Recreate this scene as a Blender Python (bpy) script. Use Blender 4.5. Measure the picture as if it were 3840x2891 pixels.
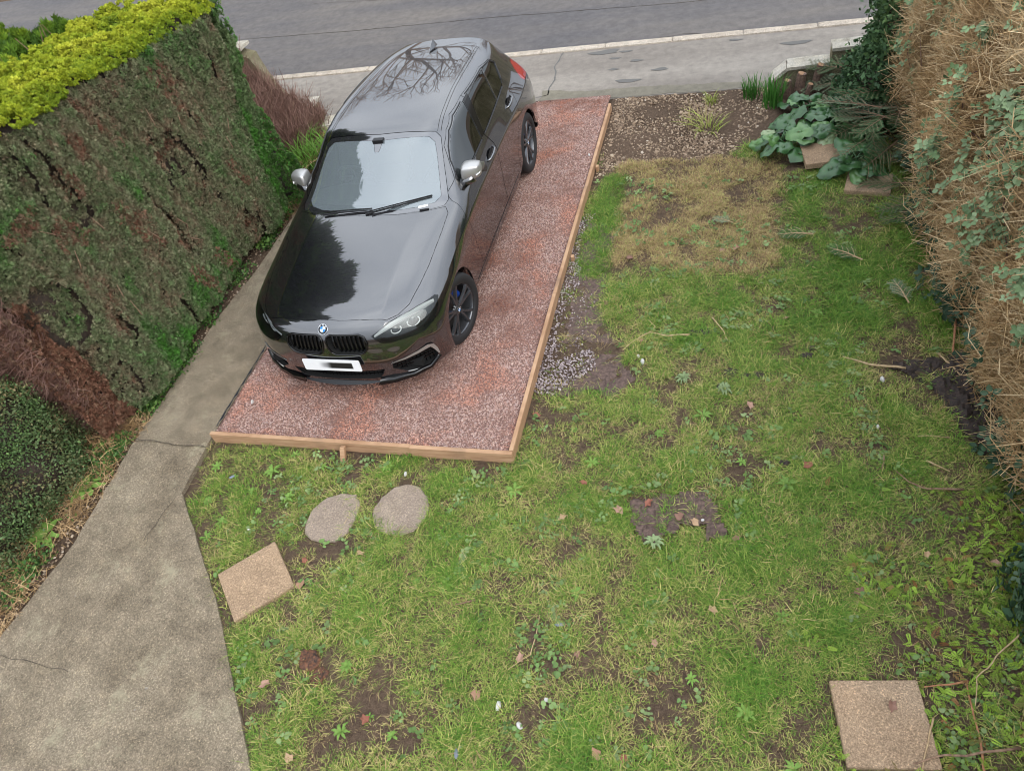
import bpy, bmesh, math, random
import numpy as np
from mathutils import Vector, Matrix, noise as mnoise
for o in list(bpy.data.objects): bpy.data.objects.remove(o)
SC = bpy.context.scene
COL = SC.collection
# ------------------------------------------------------------------ camera
cam_data = bpy.data.cameras.new('camera'); cam_data.sensor_width = 36.0
cam_data.lens = 2798.0 / 3840.0 * 36.0; cam_data.clip_end = 600
cam_obj = bpy.data.objects.new('camera', cam_data); COL.objects.link(cam_obj)
cr, cu, cf = (0.95635, 0.22109, -0.19111), (-0.03517, 0.73627, 0.67578), (-0.29012, 0.63956, -0.7119)
cam_obj.matrix_world = Matrix(((cr[0], cu[0], -cf[0], 0), (cr[1], cu[1], -cf[1], 0), (cr[2], cu[2], -cf[2], 4.45), (0, 0, 0, 1)))
SC.camera = cam_obj
# ------------------------------------------------------------------ overcast sky and soft sun
SUN_EL, SUN_AZ = math.radians(38), math.radians(125)      # azimuth clockwise from +Y
world = bpy.data.worlds.new('World'); SC.world = world; world.use_nodes = True
nt = world.node_tree; nt.nodes.clear()
wo = nt.nodes.new('ShaderNodeOutputWorld'); bg = nt.nodes.new('ShaderNodeBackground')
sky = nt.nodes.new('ShaderNodeTexSky'); sky.sky_type = 'NISHITA'; sky.sun_disc = False
sky.sun_elevation = SUN_EL; sky.sun_rotation = SUN_AZ; sky.dust_density = 4.0; sky.air_density = 1.0; sky.ozone_density = 1.0
hs = nt.nodes.new('ShaderNodeHueSaturation'); hs.inputs['Saturation'].default_value = 0.22
tc = nt.nodes.new('ShaderNodeTexCoord'); nz = nt.nodes.new('ShaderNodeTexNoise')
nz.inputs['Scale'].default_value = 2.2; nz.inputs['Detail'].default_value = 5.0; nz.inputs['Roughness'].default_value = 0.5
rp = nt.nodes.new('ShaderNodeValToRGB')
rp.color_ramp.elements[0].position = 0.33; rp.color_ramp.elements[0].color = (0.80, 0.83, 0.88, 1)
rp.color_ramp.elements[1].position = 0.68; rp.color_ramp.elements[1].color = (1.22, 1.22, 1.22, 1)
mx = nt.nodes.new('ShaderNodeMix'); mx.data_type = 'RGBA'; mx.inputs[0].default_value = 0.85
mx.inputs[7].default_value = (9.1, 9.6, 10.4, 1)          # the cloud deck
mul = nt.nodes.new('ShaderNodeMix'); mul.data_type = 'RGBA'; mul.blend_type = 'MULTIPLY'; mul.inputs[0].default_value = 1.0
nt.links.new(sky.outputs[0], hs.inputs['Color']); nt.links.new(hs.outputs[0], mx.inputs[6])
nt.links.new(tc.outputs['Generated'], nz.inputs['Vector']); nt.links.new(nz.outputs[0], rp.inputs[0])
# overcast luminance: the zenith about three times as bright as the horizon
sp = nt.nodes.new('ShaderNodeSeparateXYZ'); nt.links.new(tc.outputs['Generated'], sp.inputs[0])
mr0 = nt.nodes.new('ShaderNodeMapRange'); nt.links.new(sp.outputs[2], mr0.inputs[0]); mr0.inputs[1].default_value = 0.0; mr0.inputs[2].default_value = 1.0; mr0.inputs[3].default_value = 0.50; mr0.inputs[4].default_value = 1.40
mul2 = nt.nodes.new('ShaderNodeMix'); mul2.data_type = 'RGBA'; mul2.blend_type = 'MULTIPLY'; mul2.inputs[0].default_value = 1.0
nt.links.new(rp.outputs[0], mul2.inputs[6]); nt.links.new(mr0.outputs[0], mul2.inputs[7])
nt.links.new(mx.outputs[2], mul.inputs[6]); nt.links.new(mul2.outputs[2], mul.inputs[7])
nt.links.new(mul.outputs[2], bg.inputs[0]); bg.inputs[1].default_value = 0.1
nt.links.new(bg.outputs[0], wo.inputs[0])
sun_data = bpy.data.lights.new('sun', 'SUN'); sun_data.energy = 1.0; sun_data.angle = math.radians(45); sun_data.color = (1.0, 0.96, 0.9)
sun = bpy.data.objects.new('sun', sun_data); COL.objects.link(sun)
sd = Vector((math.sin(SUN_AZ) * math.cos(SUN_EL), math.cos(SUN_AZ) * math.cos(SUN_EL), math.sin(SUN_EL)))
sun.rotation_euler = (-sd).to_track_quat('-Z', 'Y').to_euler()
SC.view_settings.view_transform = 'Standard'; SC.view_settings.look = 'None'; SC.view_settings.gamma = 1.0
SC.view_settings.exposure = 0.82; SC.view_settings.use_curve_mapping = False
SC.render.engine = 'CYCLES'; SC.cycles.max_bounces = 6; SC.cycles.diffuse_bounces = 2; SC.cycles.glossy_bounces = 3
SC.cycles.transmission_bounces = 6; SC.cycles.transparent_max_bounces = 8; SC.cycles.caustics_reflective = False; SC.cycles.caustics_refractive = False
SC.cycles.use_denoising = True; SC.cycles.filter_width = 1.0; SC.cycles.use_adaptive_sampling = True; SC.cycles.adaptive_threshold = 0.02
SC.cycles.denoising_input_passes = 'RGB_ALBEDO_NORMAL'; SC.cycles.denoising_prefilter = 'ACCURATE'

# ------------------------------------------------------------------ helpers
RNG = np.random.default_rng(7)
def link(o, parent=None):
    COL.objects.link(o)
    if parent is not None: o.parent = parent
    return o
def tag(o, label=None, cat=None, group=None, kind=None):
    if label: o['label'] = label
    if cat: o['category'] = cat
    if group: o['group'] = group
    if kind: o['kind'] = kind
    return o
def empty(name, loc=(0, 0, 0), rz=0.0):
    o = bpy.data.objects.new(name, None); o.empty_display_size = .1; COL.objects.link(o)
    o.location = loc; o.rotation_euler = (0, 0, rz); return o
def mesh(name, verts, faces, mat=None, smooth=False):
    me = bpy.data.meshes.new(name); me.from_pydata([tuple(map(float, v)) for v in verts], [], [tuple(map(int, f)) for f in faces])
    if mat is not None: me.materials.append(mat)
    if smooth: me.polygons.foreach_set('use_smooth', [True] * len(me.polygons))
    me.update(); return me
def obj(name, me, parent=None, mat=None):
    o = bpy.data.objects.new(name, me)
    if mat is not None: me.materials.clear(); me.materials.append(mat)
    return link(o, parent)
def bm_mesh(name, bm, mat=None, smooth=False, angle=None):
    me = bpy.data.meshes.new(name); bm.normal_update(); bm.to_mesh(me); bm.free()
    if mat is not None: me.materials.append(mat)
    if smooth: me.polygons.foreach_set('use_smooth', [True] * len(me.polygons))
    if angle is not None: me.set_sharp_from_angle(angle=math.radians(angle))
    me.update(); return me
class MB:                                    # collects simple shapes into ONE mesh
    def __init__(s): s.v = []; s.f = []
    def add(s, v, f):
        b = len(s.v); s.v += [tuple(p) for p in v]; s.f += [tuple(b + i for i in q) for q in f]; return s
    def box(s, c, d, M=None):
        x, y, z = [k / 2 for k in d]
        v = [Vector((i * x, j * y, k * z)) for k in (-1, 1) for j in (-1, 1) for i in (-1, 1)]
        if M is not None: v = [M @ p for p in v]
        v = [p + Vector(c) for p in v]
        return s.add(v, [(0, 2, 3, 1), (4, 5, 7, 6), (0, 1, 5, 4), (2, 6, 7, 3), (0, 4, 6, 2), (1, 3, 7, 5)])
    def tube(s, pts, rad, n=6, cap=True):
        pts = [Vector(p) for p in pts]; m = len(pts)
        if not hasattr(rad, '__len__'): rad = [rad] * m
        up = None; V = []
        for i, p in enumerate(pts):
            t = (pts[min(i + 1, m - 1)] - pts[max(i - 1, 0)]).normalized()
            if up is None: up = t.orthogonal().normalized()
            up = (up - t * up.dot(t))
            up = up.normalized() if up.length > 1e-6 else t.orthogonal().normalized()
            w = t.cross(up)
            V += [p + (up * math.cos(a) + w * math.sin(a)) * rad[i] for a in [2 * math.pi * k / n for k in range(n)]]
        F = [(i * n + k, i * n + (k + 1) % n, (i + 1) * n + (k + 1) % n, (i + 1) * n + k) for i in range(m - 1) for k in range(n)]
        if cap: F += [tuple(range(n - 1, -1, -1)), tuple((m - 1) * n + k for k in range(n))]
        return s.add(V, F)
    def prism(s, poly, z0, z1):               # polygon (x, y) extruded between two heights
        n = len(poly)
        v = [(p[0], p[1], z0) for p in poly] + [(p[0], p[1], z1) for p in poly]
        return s.add(v, [tuple(range(n - 1, -1, -1)), tuple(range(n, 2 * n))] + [(i, (i + 1) % n, n + (i + 1) % n, n + i) for i in range(n)])
    def build(s, name, mat=None, parent=None, smooth=False):
        return obj(name, mesh(name, s.v, s.f, mat, smooth), parent)
def in_poly(x, y, poly):                      # vectorised point in polygon
    x = np.asarray(x, float); y = np.asarray(y, float); r = np.zeros(x.shape, bool); n = len(poly); j = n - 1
    for i in range(n):
        xi, yi = poly[i]; xj, yj = poly[j]
        if yi != yj:
            r ^= ((yi > y) != (yj > y)) & (x < (xj - xi) * (y - yi) / (yj - yi) + xi)
        j = i
    return r
def fnoise(x, y, sc, seed=0.0, oct_=2):
    out = np.empty(len(x))
    for i in range(len(x)): out[i] = mnoise.fractal(Vector((x[i] * sc + seed * 13.1, y[i] * sc - seed * 7.7, seed * 3.3)), 1.0, 2.0, oct_)
    return out
# ---- materials
class N:                                      # small node-tree builder
    def __init__(s, name):
        s.m = bpy.data.materials.new(name); s.m.use_nodes = True; s.t = s.m.node_tree; s.n = s.t.nodes; s.b = s.n['Principled BSDF']; s.o = s.n['Material Output']
    def new(s, typ, **kw):
        q = s.n.new(typ)
        for k, v in kw.items(): setattr(q, k, v)
        return q
    def set(s, node, **kw):
        for k, v in kw.items(): s.put(node.inputs[k], v)
        return node
    def put(s, sock, v):
        if isinstance(v, bpy.types.NodeSocket): s.t.links.new(v, sock)
        elif isinstance(v, tuple) and sock.type == 'RGBA' and len(v) == 3: sock.default_value = v + (1,)
        else: sock.default_value = v
    def pos(s): return s.new('ShaderNodeNewGeometry').outputs['Position']
    def objc(s): return s.new('ShaderNodeTexCoord').outputs['Object']
    def rand(s): return s.new('ShaderNodeObjectInfo').outputs['Random']
    def noise(s, scale, detail=4, rough=.55, vec=None, dist=0.0):
        q = s.new('ShaderNodeTexNoise'); q.inputs['Scale'].default_value = scale; q.inputs['Detail'].default_value = detail
        q.inputs['Roughness'].default_value = rough; q.inputs['Distortion'].default_value = dist
        s.t.links.new(vec if vec is not None else s.pos(), q.inputs['Vector']); return q.outputs[0]
    def vor(s, scale, vec=None, feature='F1', out='Distance'):
        q = s.new('ShaderNodeTexVoronoi', feature=feature); q.inputs['Scale'].default_value = scale
        s.t.links.new(vec if vec is not None else s.pos(), q.inputs['Vector']); return q.outputs[out]
    def ramp(s, fac, *st):
        q = s.new('ShaderNodeValToRGB'); e = q.color_ramp.elements
        while len(e) < len(st): e.new(0.5)
        for k, (p, c) in enumerate(st): e[k].position = p; e[k].color = tuple(c) + (1,) if len(c) == 3 else c
        s.t.links.new(fac, q.inputs[0]); return q.outputs[0]
    def mix(s, a, b, f, mode='MIX'):
        q = s.new('ShaderNodeMix', data_type='RGBA', blend_type=mode); s.put(q.inputs[0], f); s.put(q.inputs[6], a); s.put(q.inputs[7], b); return q.outputs[2]
    def math(s, op, a, b=0.0):
        q = s.new('ShaderNodeMath', operation=op); s.put(q.inputs[0], a); s.put(q.inputs[1], b); return q.outputs[0]
    def attr(s, name, typ='INSTANCER'):
        q = s.new('ShaderNodeAttribute', attribute_type=typ, attribute_name=name); return q.outputs['Fac']
    def bump(s, h, strength=.5, dist=.01):
        q = s.new('ShaderNodeBump'); q.inputs['Strength'].default_value = strength; q.inputs['Distance'].default_value = dist
        s.t.links.new(h, q.inputs['Height']); s.t.links.new(q.outputs[0], s.b.inputs['Normal']); return q
    def done(s, **kw):
        for k, v in kw.items(): s.put(s.b.inputs[k.replace('_', ' ')], v)
        return s.m
def G(*st): return st
def plain(name, col, rough=.5, **kw):
    q = N(name); return q.done(Base_Color=tuple(col), Roughness=rough, **kw)
# ---- scatter: one object whose points carry copies of a few small meshes (grass, stones, leaves)
def scatter(name, pts, src, rot=None, scl=None, tint=None, parent=None, kind='stuff', idx=None):
    pts = np.asarray(pts, float); n = len(pts)
    me = bpy.data.meshes.new(name); me.vertices.add(n); me.vertices.foreach_set('co', pts.ravel())
    rot = np.zeros((n, 3)) if rot is None else rot; scl = np.ones(n) if scl is None else scl
    tint = RNG.random(n) if tint is None else tint; idx = RNG.integers(0, len(src), n) if idx is None else idx
    for nm, ty, arr, fld in (('rot', 'FLOAT_VECTOR', rot, 'vector'), ('scl', 'FLOAT', scl, 'value'), ('tint', 'FLOAT', tint, 'value'), ('idx', 'INT', idx, 'value')):
        a = me.attributes.new(nm, ty, 'POINT'); a.data.foreach_set(fld, np.asarray(arr).ravel())
    o = bpy.data.objects.new(name, me); link(o, parent)
    g = bpy.data.node_groups.new(name, 'GeometryNodeTree')
    g.interface.new_socket('Geometry', in_out='INPUT', socket_type='NodeSocketGeometry'); g.interface.new_socket('Geometry', in_out='OUTPUT', socket_type='NodeSocketGeometry')
    gi = g.nodes.new('NodeGroupInput'); go = g.nodes.new('NodeGroupOutput'); iop = g.nodes.new('GeometryNodeInstanceOnPoints')
    jn = g.nodes.new('GeometryNodeJoinGeometry')
    for m in src:
        so = bpy.data.objects.new(m.name, m)
        oi = g.nodes.new('GeometryNodeObjectInfo'); oi.inputs['Object'].default_value = so; oi.inputs['As Instance'].default_value = True
        g.links.new(oi.outputs['Geometry'], jn.inputs[0])
    def na(nm, ty):
        q = g.nodes.new('GeometryNodeInputNamedAttribute'); q.data_type = ty; q.inputs[0].default_value = nm; return q.outputs[0]
    e2r = g.nodes.new('FunctionNodeEulerToRotation'); g.links.new(na('rot', 'FLOAT_VECTOR'), e2r.inputs[0])
    g.links.new(gi.outputs[0], iop.inputs['Points']); g.links.new(jn.outputs[0], iop.inputs['Instance']); iop.inputs['Pick Instance'].default_value = True
    g.links.new(na('idx', 'INT'), iop.inputs['Instance Index']); g.links.new(e2r.outputs[0], iop.inputs['Rotation']); g.links.new(na('scl', 'FLOAT'), iop.inputs['Scale'])
    g.links.new(iop.outputs[0], go.inputs[0])
    md = o.modifiers.new('scatter', 'NODES'); md.node_group = g
    if kind: o['kind'] = kind
    return o
def randrot(n, tilt=.3):
    return np.stack([RNG.normal(0, tilt, n), RNG.normal(0, tilt, n), RNG.random(n) * 6.283], 1)
def dir_euler(nrm, roll=None):
    """euler angles turning local +Z to each direction, with a random roll about it"""
    n = nrm / np.linalg.norm(nrm, axis=1)[:, None]; k = len(n); roll = RNG.random(k) * 6.283 if roll is None else roll
    th = np.arccos(np.clip(n[:, 2], -1, 1)); ph = np.arctan2(n[:, 1], n[:, 0])
    def rz(a): z = np.zeros((k, 3, 3)); z[:, 0, 0] = np.cos(a); z[:, 0, 1] = -np.sin(a); z[:, 1, 0] = np.sin(a); z[:, 1, 1] = np.cos(a); z[:, 2, 2] = 1; return z
    ry = np.zeros((k, 3, 3)); ry[:, 0, 0] = np.cos(th); ry[:, 0, 2] = np.sin(th); ry[:, 1, 1] = 1; ry[:, 2, 0] = -np.sin(th); ry[:, 2, 2] = np.cos(th)
    R = rz(ph) @ ry @ rz(roll)
    return np.stack([np.arctan2(R[:, 2, 1], R[:, 2, 2]), -np.arcsin(np.clip(R[:, 2, 0], -1, 1)), np.arctan2(R[:, 1, 0], R[:, 0, 0])], 1)
def rough_edge(poly, step=.06, amp=.006):
    out = []
    for (a, b) in zip(poly, poly[1:] + poly[:1]):
        L = math.hypot(b[0] - a[0], b[1] - a[1]); n = max(1, int(L / step)); nx, ny = -(b[1] - a[1]) / L, (b[0] - a[0]) / L
        for k in range(n):
            t = k / n; q = mnoise.noise(Vector((a[0] + (b[0] - a[0]) * t, a[1] + (b[1] - a[1]) * t, 3.3)) * 7) * amp if k else 0
            out.append((a[0] + (b[0] - a[0]) * t + nx * q, a[1] + (b[1] - a[1]) * t + ny * q))
    return out
# ------------------------------------------------------------------ setting materials
def _soil():
    q = N('garden_soil'); a = q.noise(1.3, 5); b = q.noise(26, 6, .7); c = q.noise(140, 3, .7)
    col = q.ramp(a, (.32, (.085, .050, .032)), (.52, (.125, .078, .050)), (.70, (.16, .095, .062)))
    col = q.mix(col, q.ramp(b, (.35, (.035, .024, .017)), (.65, (.20, .14, .095))), .55)
    col = q.mix(col, q.ramp(c, (.38, (.03, .02, .014)), (.62, (.24, .18, .13))), .3)
    q.bump(q.math('ADD', q.math('MULTIPLY', b, 2.0), c), .9, .02); return q.done(Base_Color=col, Roughness=.95, Specular_IOR_Level=.15)
def _asphalt(name, base, light, band):
    q = N(name); p = q.pos(); mp = q.new('ShaderNodeMapping'); mp.inputs['Scale'].default_value = (.25, 1.1, 1); q.t.links.new(p, mp.inputs[0])
    a = q.noise(.9, 5, .6, mp.outputs[0]); b = q.noise(190, 4, .75); c = q.vor(330, out='Color'); d = q.noise(9, 5, .65)
    col = q.mix(base, light, q.ramp(a, (.40, (0, 0, 0)), (.66, (1, 1, 1))))
    col = q.mix(col, q.ramp(b, (.30, (.25, .25, .25)), (.5, (1, 1, 1)), (.74, (1.75, 1.72, 1.66))), .62, 'MULTIPLY')
    col = q.mix(col, q.ramp(d, (.3, (.78, .77, .76)), (.7, (1.18, 1.17, 1.15))), .9, 'MULTIPLY')
    q.bump(b, .55, .006); return q.done(Base_Color=col, Roughness=.88)
M_SOIL = _soil()
M_ROAD = _asphalt('road_asphalt', (.10, .094, .096), (.15, .134, .12), 1)
M_PAVE = _asphalt('pavement_asphalt', (.195, .172, .148), (.285, .257, .222), 1)
def _concrete(name, c0, c1, c2, lichen=.5, sc=1.0, k=1.0):
    q = N(name); a = q.noise(1.7 * sc, 6, .62); b = q.noise(95 * sc, 5, .72); c = q.noise(260, 3, .7); d = q.noise(6 * sc, 5, .68); v = q.vor(150 * sc)
    col = q.ramp(a, (.30, c0), (.50, c1), (.72, c2))
    col = q.mix(col, q.ramp(d, (.34, (.62, .60, .56)), (.56, (1.02, 1.0, .96)), (.74, (1.32, 1.28, 1.16))), .62 * k, 'MULTIPLY')
    col = q.mix(col, q.ramp(b, (.33, (.45, .43, .40)), (.55, (1.0, 1.0, 1.0)), (.70, (2.1, 2.02, 1.85))), 1.0 * k, 'MULTIPLY')
    col = q.mix(col, q.ramp(c, (.36, (.42, .42, .42)), (.66, (1.6, 1.57, 1.48))), .8 * k, 'MULTIPLY')
    if lichen:
        col = q.mix(col, (.40, .36, .24), q.math('MULTIPLY', q.ramp(q.noise(3.3, 6, .75), (.56, (0, 0, 0)), (.70, (1, 1, 1))), lichen))
        col = q.mix(col, (.45, .44, .40), q.math('MULTIPLY', q.ramp(q.noise(14, 5, .8), (.66, (0, 0, 0)), (.72, (1, 1, 1))), lichen))
    q.bump(q.math('ADD', q.math('MULTIPLY', b, 1.4), c), .7, .008); return q.done(Base_Color=col, Roughness=.92, Specular_IOR_Level=.25)
M_PATH = _concrete('weathered_concrete', (.205, .168, .122), (.268, .224, .168), (.345, .295, .225), .6)
M_SLAB = _concrete('buff_paving_concrete', (.38, .27, .18), (.425, .305, .207), (.465, .35, .248), .10, 1.0, .8)
M_STEP = _concrete('grey_pink_stone', (.30, .24, .198), (.34, .275, .225), (.40, .33, .255), .12, 1.0, .7)
M_KERB = _concrete('kerb_concrete', (.50, .44, .38), (.56, .50, .44), (.60, .55, .49), .1)
M_WALLC = _concrete('mossy_render', (.15, .145, .085), (.22, .20, .13), (.34, .31, .23), .3)
M_WALLW = _concrete('flaking_white_paint', (.42, .38, .31), (.58, .55, .49), (.66, .64, .60), .15, 2.2)
M_CRACK = plain('crack_dirt', (.06, .048, .035), .95)
def _wood():
    q = N('new_softwood'); mp = q.new('ShaderNodeMapping'); mp.inputs['Scale'].default_value = (4, 4, 45); q.t.links.new(q.objc(), mp.inputs[0])
    g = q.noise(1.0, 5, .6, mp.outputs[0], .6); k = q.vor(1.3, q.objc())
    col = q.ramp(g, (.30, (.30, .165, .085)), (.5, (.42, .25, .14)), (.7, (.50, .32, .19)))
    col = q.mix(col, (.13, .06, .03), q.ramp(k, (.03, (1, 1, 1)), (.07, (0, 0, 0))))
    col = q.mix(col, (.20, .13, .085), q.ramp(q.noise(3.0, 4), (.55, (0, 0, 0)), (.75, (.7, .7, .7))))
    q.bump(g, .25, .004); return q.done(Base_Color=col, Roughness=.75)
M_WOOD = _wood()
# ------------------------------------------------------------------ the ground sheet
def _axis(a, b, step, outer):
    return sorted([-v for v in outer] + list(np.arange(a, b + 1e-6, step)) + outer)
def build_ground():
    xs = [-220, -90, -40, -20, -12, -9] + list(np.arange(-7.5, 4.01, .07)) + [6, 9, 15, 30, 80, 220]
    ys = [-220, -90, -40, -15, -6, -2] + list(np.arange(-.4, 9.01, .07)) + [9.4, 14, 20, 40, 90, 220]
    X, Y = np.meshgrid(xs, ys); x, y = X.ravel(), Y.ravel()
    z = fnoise(x, y, 1.1, 1) * .012 + fnoise(x, y, 9, 2, 3) * .006
    z -= .03 * np.clip((y - 8.82) / .15, 0, 1) + .10 * np.clip((y - 9.2) / .3, 0, 1)
    inpad = (x > -4.3) & (x < -1.66) & (y > 3.25) & (y < 8.9); z[inpad] -= .03
    z -= .02 * ((x > -5.15) & (x < -4.3) & (y > -3))
    dp = np.exp(-((x + .4) / .33) ** 2 - ((y - 2.83) / .22) ** 2); z -= .02 * dp
    nx = len(xs); F = [(j * nx + i, j * nx + i + 1, (j + 1) * nx + i + 1, (j + 1) * nx + i) for j in range(len(ys) - 1) for i in range(nx - 1)]
    return tag(obj('ground', mesh('ground', np.stack([x, y, z], 1), F, M_SOIL, True)), kind='structure')
build_ground()
# ------------------------------------------------------------------ road, kerb, pavement
m = MB(); m.add([(-70, 10.45, -.035), (70, 10.45, -.035), (70, 16.6, -.035), (-70, 16.6, -.035)], [(0, 1, 2, 3)])
road = tag(m.build('road', M_ROAD), kind='structure')
m = MB(); m.add([(-70, 8.86, .0), (70, 8.86, .0), (70, 10.32, .0), (-70, 10.32, .0), (-70, 8.86, -.1), (70, 8.86, -.1)], [(0, 1, 2, 3), (0, 4, 5, 1)])
pavement = tag(m.build('pavement', M_PAVE), kind='structure')
def crack(name, pts, w, z, parent, mat=M_CRACK):
    P = []
    for (a, b) in zip(pts[:-1], pts[1:]):
        n = max(2, int(math.hypot(b[0] - a[0], b[1] - a[1]) / .035))
        for k in range(n):
            t = k / n; x, y = a[0] + (b[0] - a[0]) * t, a[1] + (b[1] - a[1]) * t; P.append((x + mnoise.noise(Vector((x * 6, y * 6, 1.7))) * .025, y + mnoise.noise(Vector((x * 6, y * 6, 9.1))) * .025))
    P.append(pts[-1]); L = []
    for i, p in enumerate(P):
        a, b = P[max(0, i - 1)], P[min(len(P) - 1, i + 1)]; d = math.hypot(b[0] - a[0], b[1] - a[1]) or 1; nx, ny = -(b[1] - a[1]) / d, (b[0] - a[0]) / d
        ww = w * (.45 + .9 * abs(mnoise.noise(Vector((p[0] * 9, p[1] * 9, 4))))) ; L += [(p[0] + nx * ww, p[1] + ny * ww, z), (p[0] - nx * ww, p[1] - ny * ww, z)]
    mb = MB(); mb.add(L, [(2 * i, 2 * i + 1, 2 * i + 3, 2 * i + 2) for i in range(len(P) - 1)]); return mb.build(name, mat, parent)
M_TAR = plain('tar_stain', (.12, .115, .105), .8); M_DAMP = _asphalt('damp_silt', (.165, .15, .115), (.21, .19, .14), 1)
crack('crack', [(-2.51, 10.32), (-2.55, 9.9), (-2.49, 9.5), (-2.52, 9.1), (-2.8, 8.95)], .014, .004, pavement, M_TAR)
crack('crack', [(-9.5, 12.3), (-6.5, 12.05), (-4, 11.95), (-1, 11.7), (2, 11.75)], .008, -.031, road)
crack('crack', [(-8, 13.6), (-5.0, 13.1), (-2, 12.6)], .006, -.031, road); crack('crack', [(-1.5, 10.5), (-.9, 10.62), (-.3, 10.5)], .007, -.031, road)
mb = MB(); P = rough_edge([(-2.6, 8.875), (-1.6, 8.875), (.28, 8.875), (.28, 9.0), (-.6, 9.06), (-1.4, 9.12), (-2.0, 9.10), (-2.6, 9.22)], .05, .03); mb.add([(x, y, .004) for x, y in P], [tuple(range(len(P)))]); mb.build('silt_strip', M_DAMP, pavement)
for k, (x, y, r) in enumerate(((-1.62, 10.16, .05), (-1.75, 9.98, .045), (-1.45, 9.86, .05), (-1.72, 9.66, .04), (-1.1, 9.55, .06), (-1.9, 10.2, .12), (.55, 9.95, .10), (-1.5, 9.30, .09), (-.2, 10.2, .05))):
    mb = MB(); n = 16; mb.add([(x + r * (1.7 * math.cos(a)) * (1 + .3 * math.sin(3 * a + k)), y + r * .6 * math.sin(a) * (1 + .25 * math.cos(2 * a + k)), .0045) for a in [2 * math.pi * q / n for q in range(n)]], [tuple(range(n))]); mb.build('stain', M_TAR, pavement)
kerb = tag(empty('kerb', (0, 10.39, 0)), kind='structure')
b = bmesh.new(); bmesh.ops.create_cube(b, size=1.0); bmesh.ops.scale(b, vec=(.909, .15, .16), verts=b.verts); bmesh.ops.bevel(b, geom=b.edges[:], offset=.008, segments=2, affect='EDGES'); KS = bm_mesh('kerbstone', b, M_KERB, True, 40)
for k in range(26):
    o = bpy.data.objects.new('kerbstone', KS); link(o, kerb); o.location = (-15.2 + .915 * k, RNG.normal(0, .004), -.066 + RNG.normal(0, .002)); o.rotation_euler = (0, RNG.normal(0, .004), RNG.normal(0, .004))
# ------------------------------------------------------------------ concrete path
path = tag(empty('path', (-4.7, 3, 0)), kind='structure'); path.location = (0, 0, 0)
def slab_piece(poly, z, name='slab'):
    P = rough_edge(poly, .05, .009); b = bmesh.new(); vs = [b.verts.new((x, y, z)) for x, y in P]; f = b.faces.new(vs)
    if f.normal.z < 0: f.normal_flip()
    b.normal_update(); 
    if f.normal.z < 0: bmesh.ops.reverse_faces(b, faces=[f])
    r = bmesh.ops.inset_region(b, faces=[f], thickness=.008, depth=0); 
    for v in {v for e in b.edges if e.is_boundary for v in e.verts}: v.co.z -= .004
    e = [e for e in b.edges if e.is_boundary]; r = bmesh.ops.extrude_edge_only(b, edges=e)
    for v in r['geom']:
        if isinstance(v, bmesh.types.BMVert): v.co.z = -.12
    bmesh.ops.recalc_face_normals(b, faces=b.faces); return obj(name, bm_mesh(name, b, M_PATH), path)
slab_piece([(-5.12, 3.145), (-4.92, 3.155), (-4.7, 3.135), (-4.36, 3.135), (-4.345, 8.85), (-5.10, 8.85), (-5.08, 5.5), (-5.15, 4.8)], .034)
slab_piece([(-5.13, 3.138), (-5.03, 2.1), (-5.12, 1.2), (-5.3, -.6), (-1.7, -.6), (-2.71, .82), (-3.51, 1.81), (-4.325, 2.66), (-4.36, 3.128), (-4.7, 3.128), (-4.92, 3.148)], .031)
crack('crack', [(-4.352, 2.62), (-4.385, 2.42), (-4.40, 2.2)], .0035, .034, path); crack('crack', [(-5.12, 1.19), (-4.75, 1.18), (-4.36, 1.165)], .003, .034, path); crack('crack', [(-5.1, 3.15), (-4.9, 3.15), (-4.7, 3.13), (-4.37, 3.13)], .004, .039, path)
# ------------------------------------------------------------------ gravel bed with its timber edging
def stone_mesh(name, mat, seed, flat=.6):
    r = random.Random(seed); b = bmesh.new(); bmesh.ops.create_icosphere(b, subdivisions=1, radius=.5)
    for v in b.verts:
        d = v.co.normalized(); v.co = d * (.5 + .16 * (r.random() - .5)); v.co.z *= flat; v.co.x *= 1.15
    return bm_mesh(name, b, mat)
def _stonemat(name, ramp, rough=.8, wet=None):
    q = N(name); t = q.attr('tint'); col = q.ramp(t, *ramp); q_n = q.noise(70, 3)
    if wet: col = q.mix(col, wet, q.math('MULTIPLY', q.ramp(q.noise(1.3, 4, .6), (.50, (0, 0, 0)), (.64, (1, 1, 1))), .9), 'MULTIPLY')
    if wet: col = q.mix(col, (1.12, .86, .74), q.ramp(q.noise(2.1, 3, .6), (.5, (0, 0, 0)), (.62, (1, 1, 1))), 'MULTIPLY')
    col = q.mix(col, q.ramp(q_n, (.3, (.8, .8, .8)), (.7, (1.15, 1.15, 1.15))), .6, 'MULTIPLY')
    return q.done(Base_Color=col, Roughness=rough)
M_REDG = _stonemat('red_chippings', ((.0, (.18, .10, .085)), (.25, (.30, .175, .14)), (.45, (.42, .255, .20)), (.65, (.385, .285, .26)), (.85, (.50, .345, .28)), (1.0, (.64, .50, .44))), .9, (.60, .42, .35))
M_TANG = _stonemat('river_gravel', ((.0, (.10, .065, .042)), (.3, (.22, .15, .095)), (.6, (.34, .25, .165)), (.85, (.44, .35, .25)), (1.0, (.58, .53, .46))))
M_GREYG = _stonemat('grey_chippings', ((.0, (.13, .10, .10)), (.5, (.30, .24, .235)), (1.0, (.46, .40, .38))))
REDS = [stone_mesh('chipping', M_REDG, k) for k in range(5)]; TANS = [stone_mesh('pebble', M_TANG, 20 + k, .55) for k in range(5)]; GREYS = [stone_mesh('chipping', M_GREYG, 40 + k) for k in range(4)]
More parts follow.
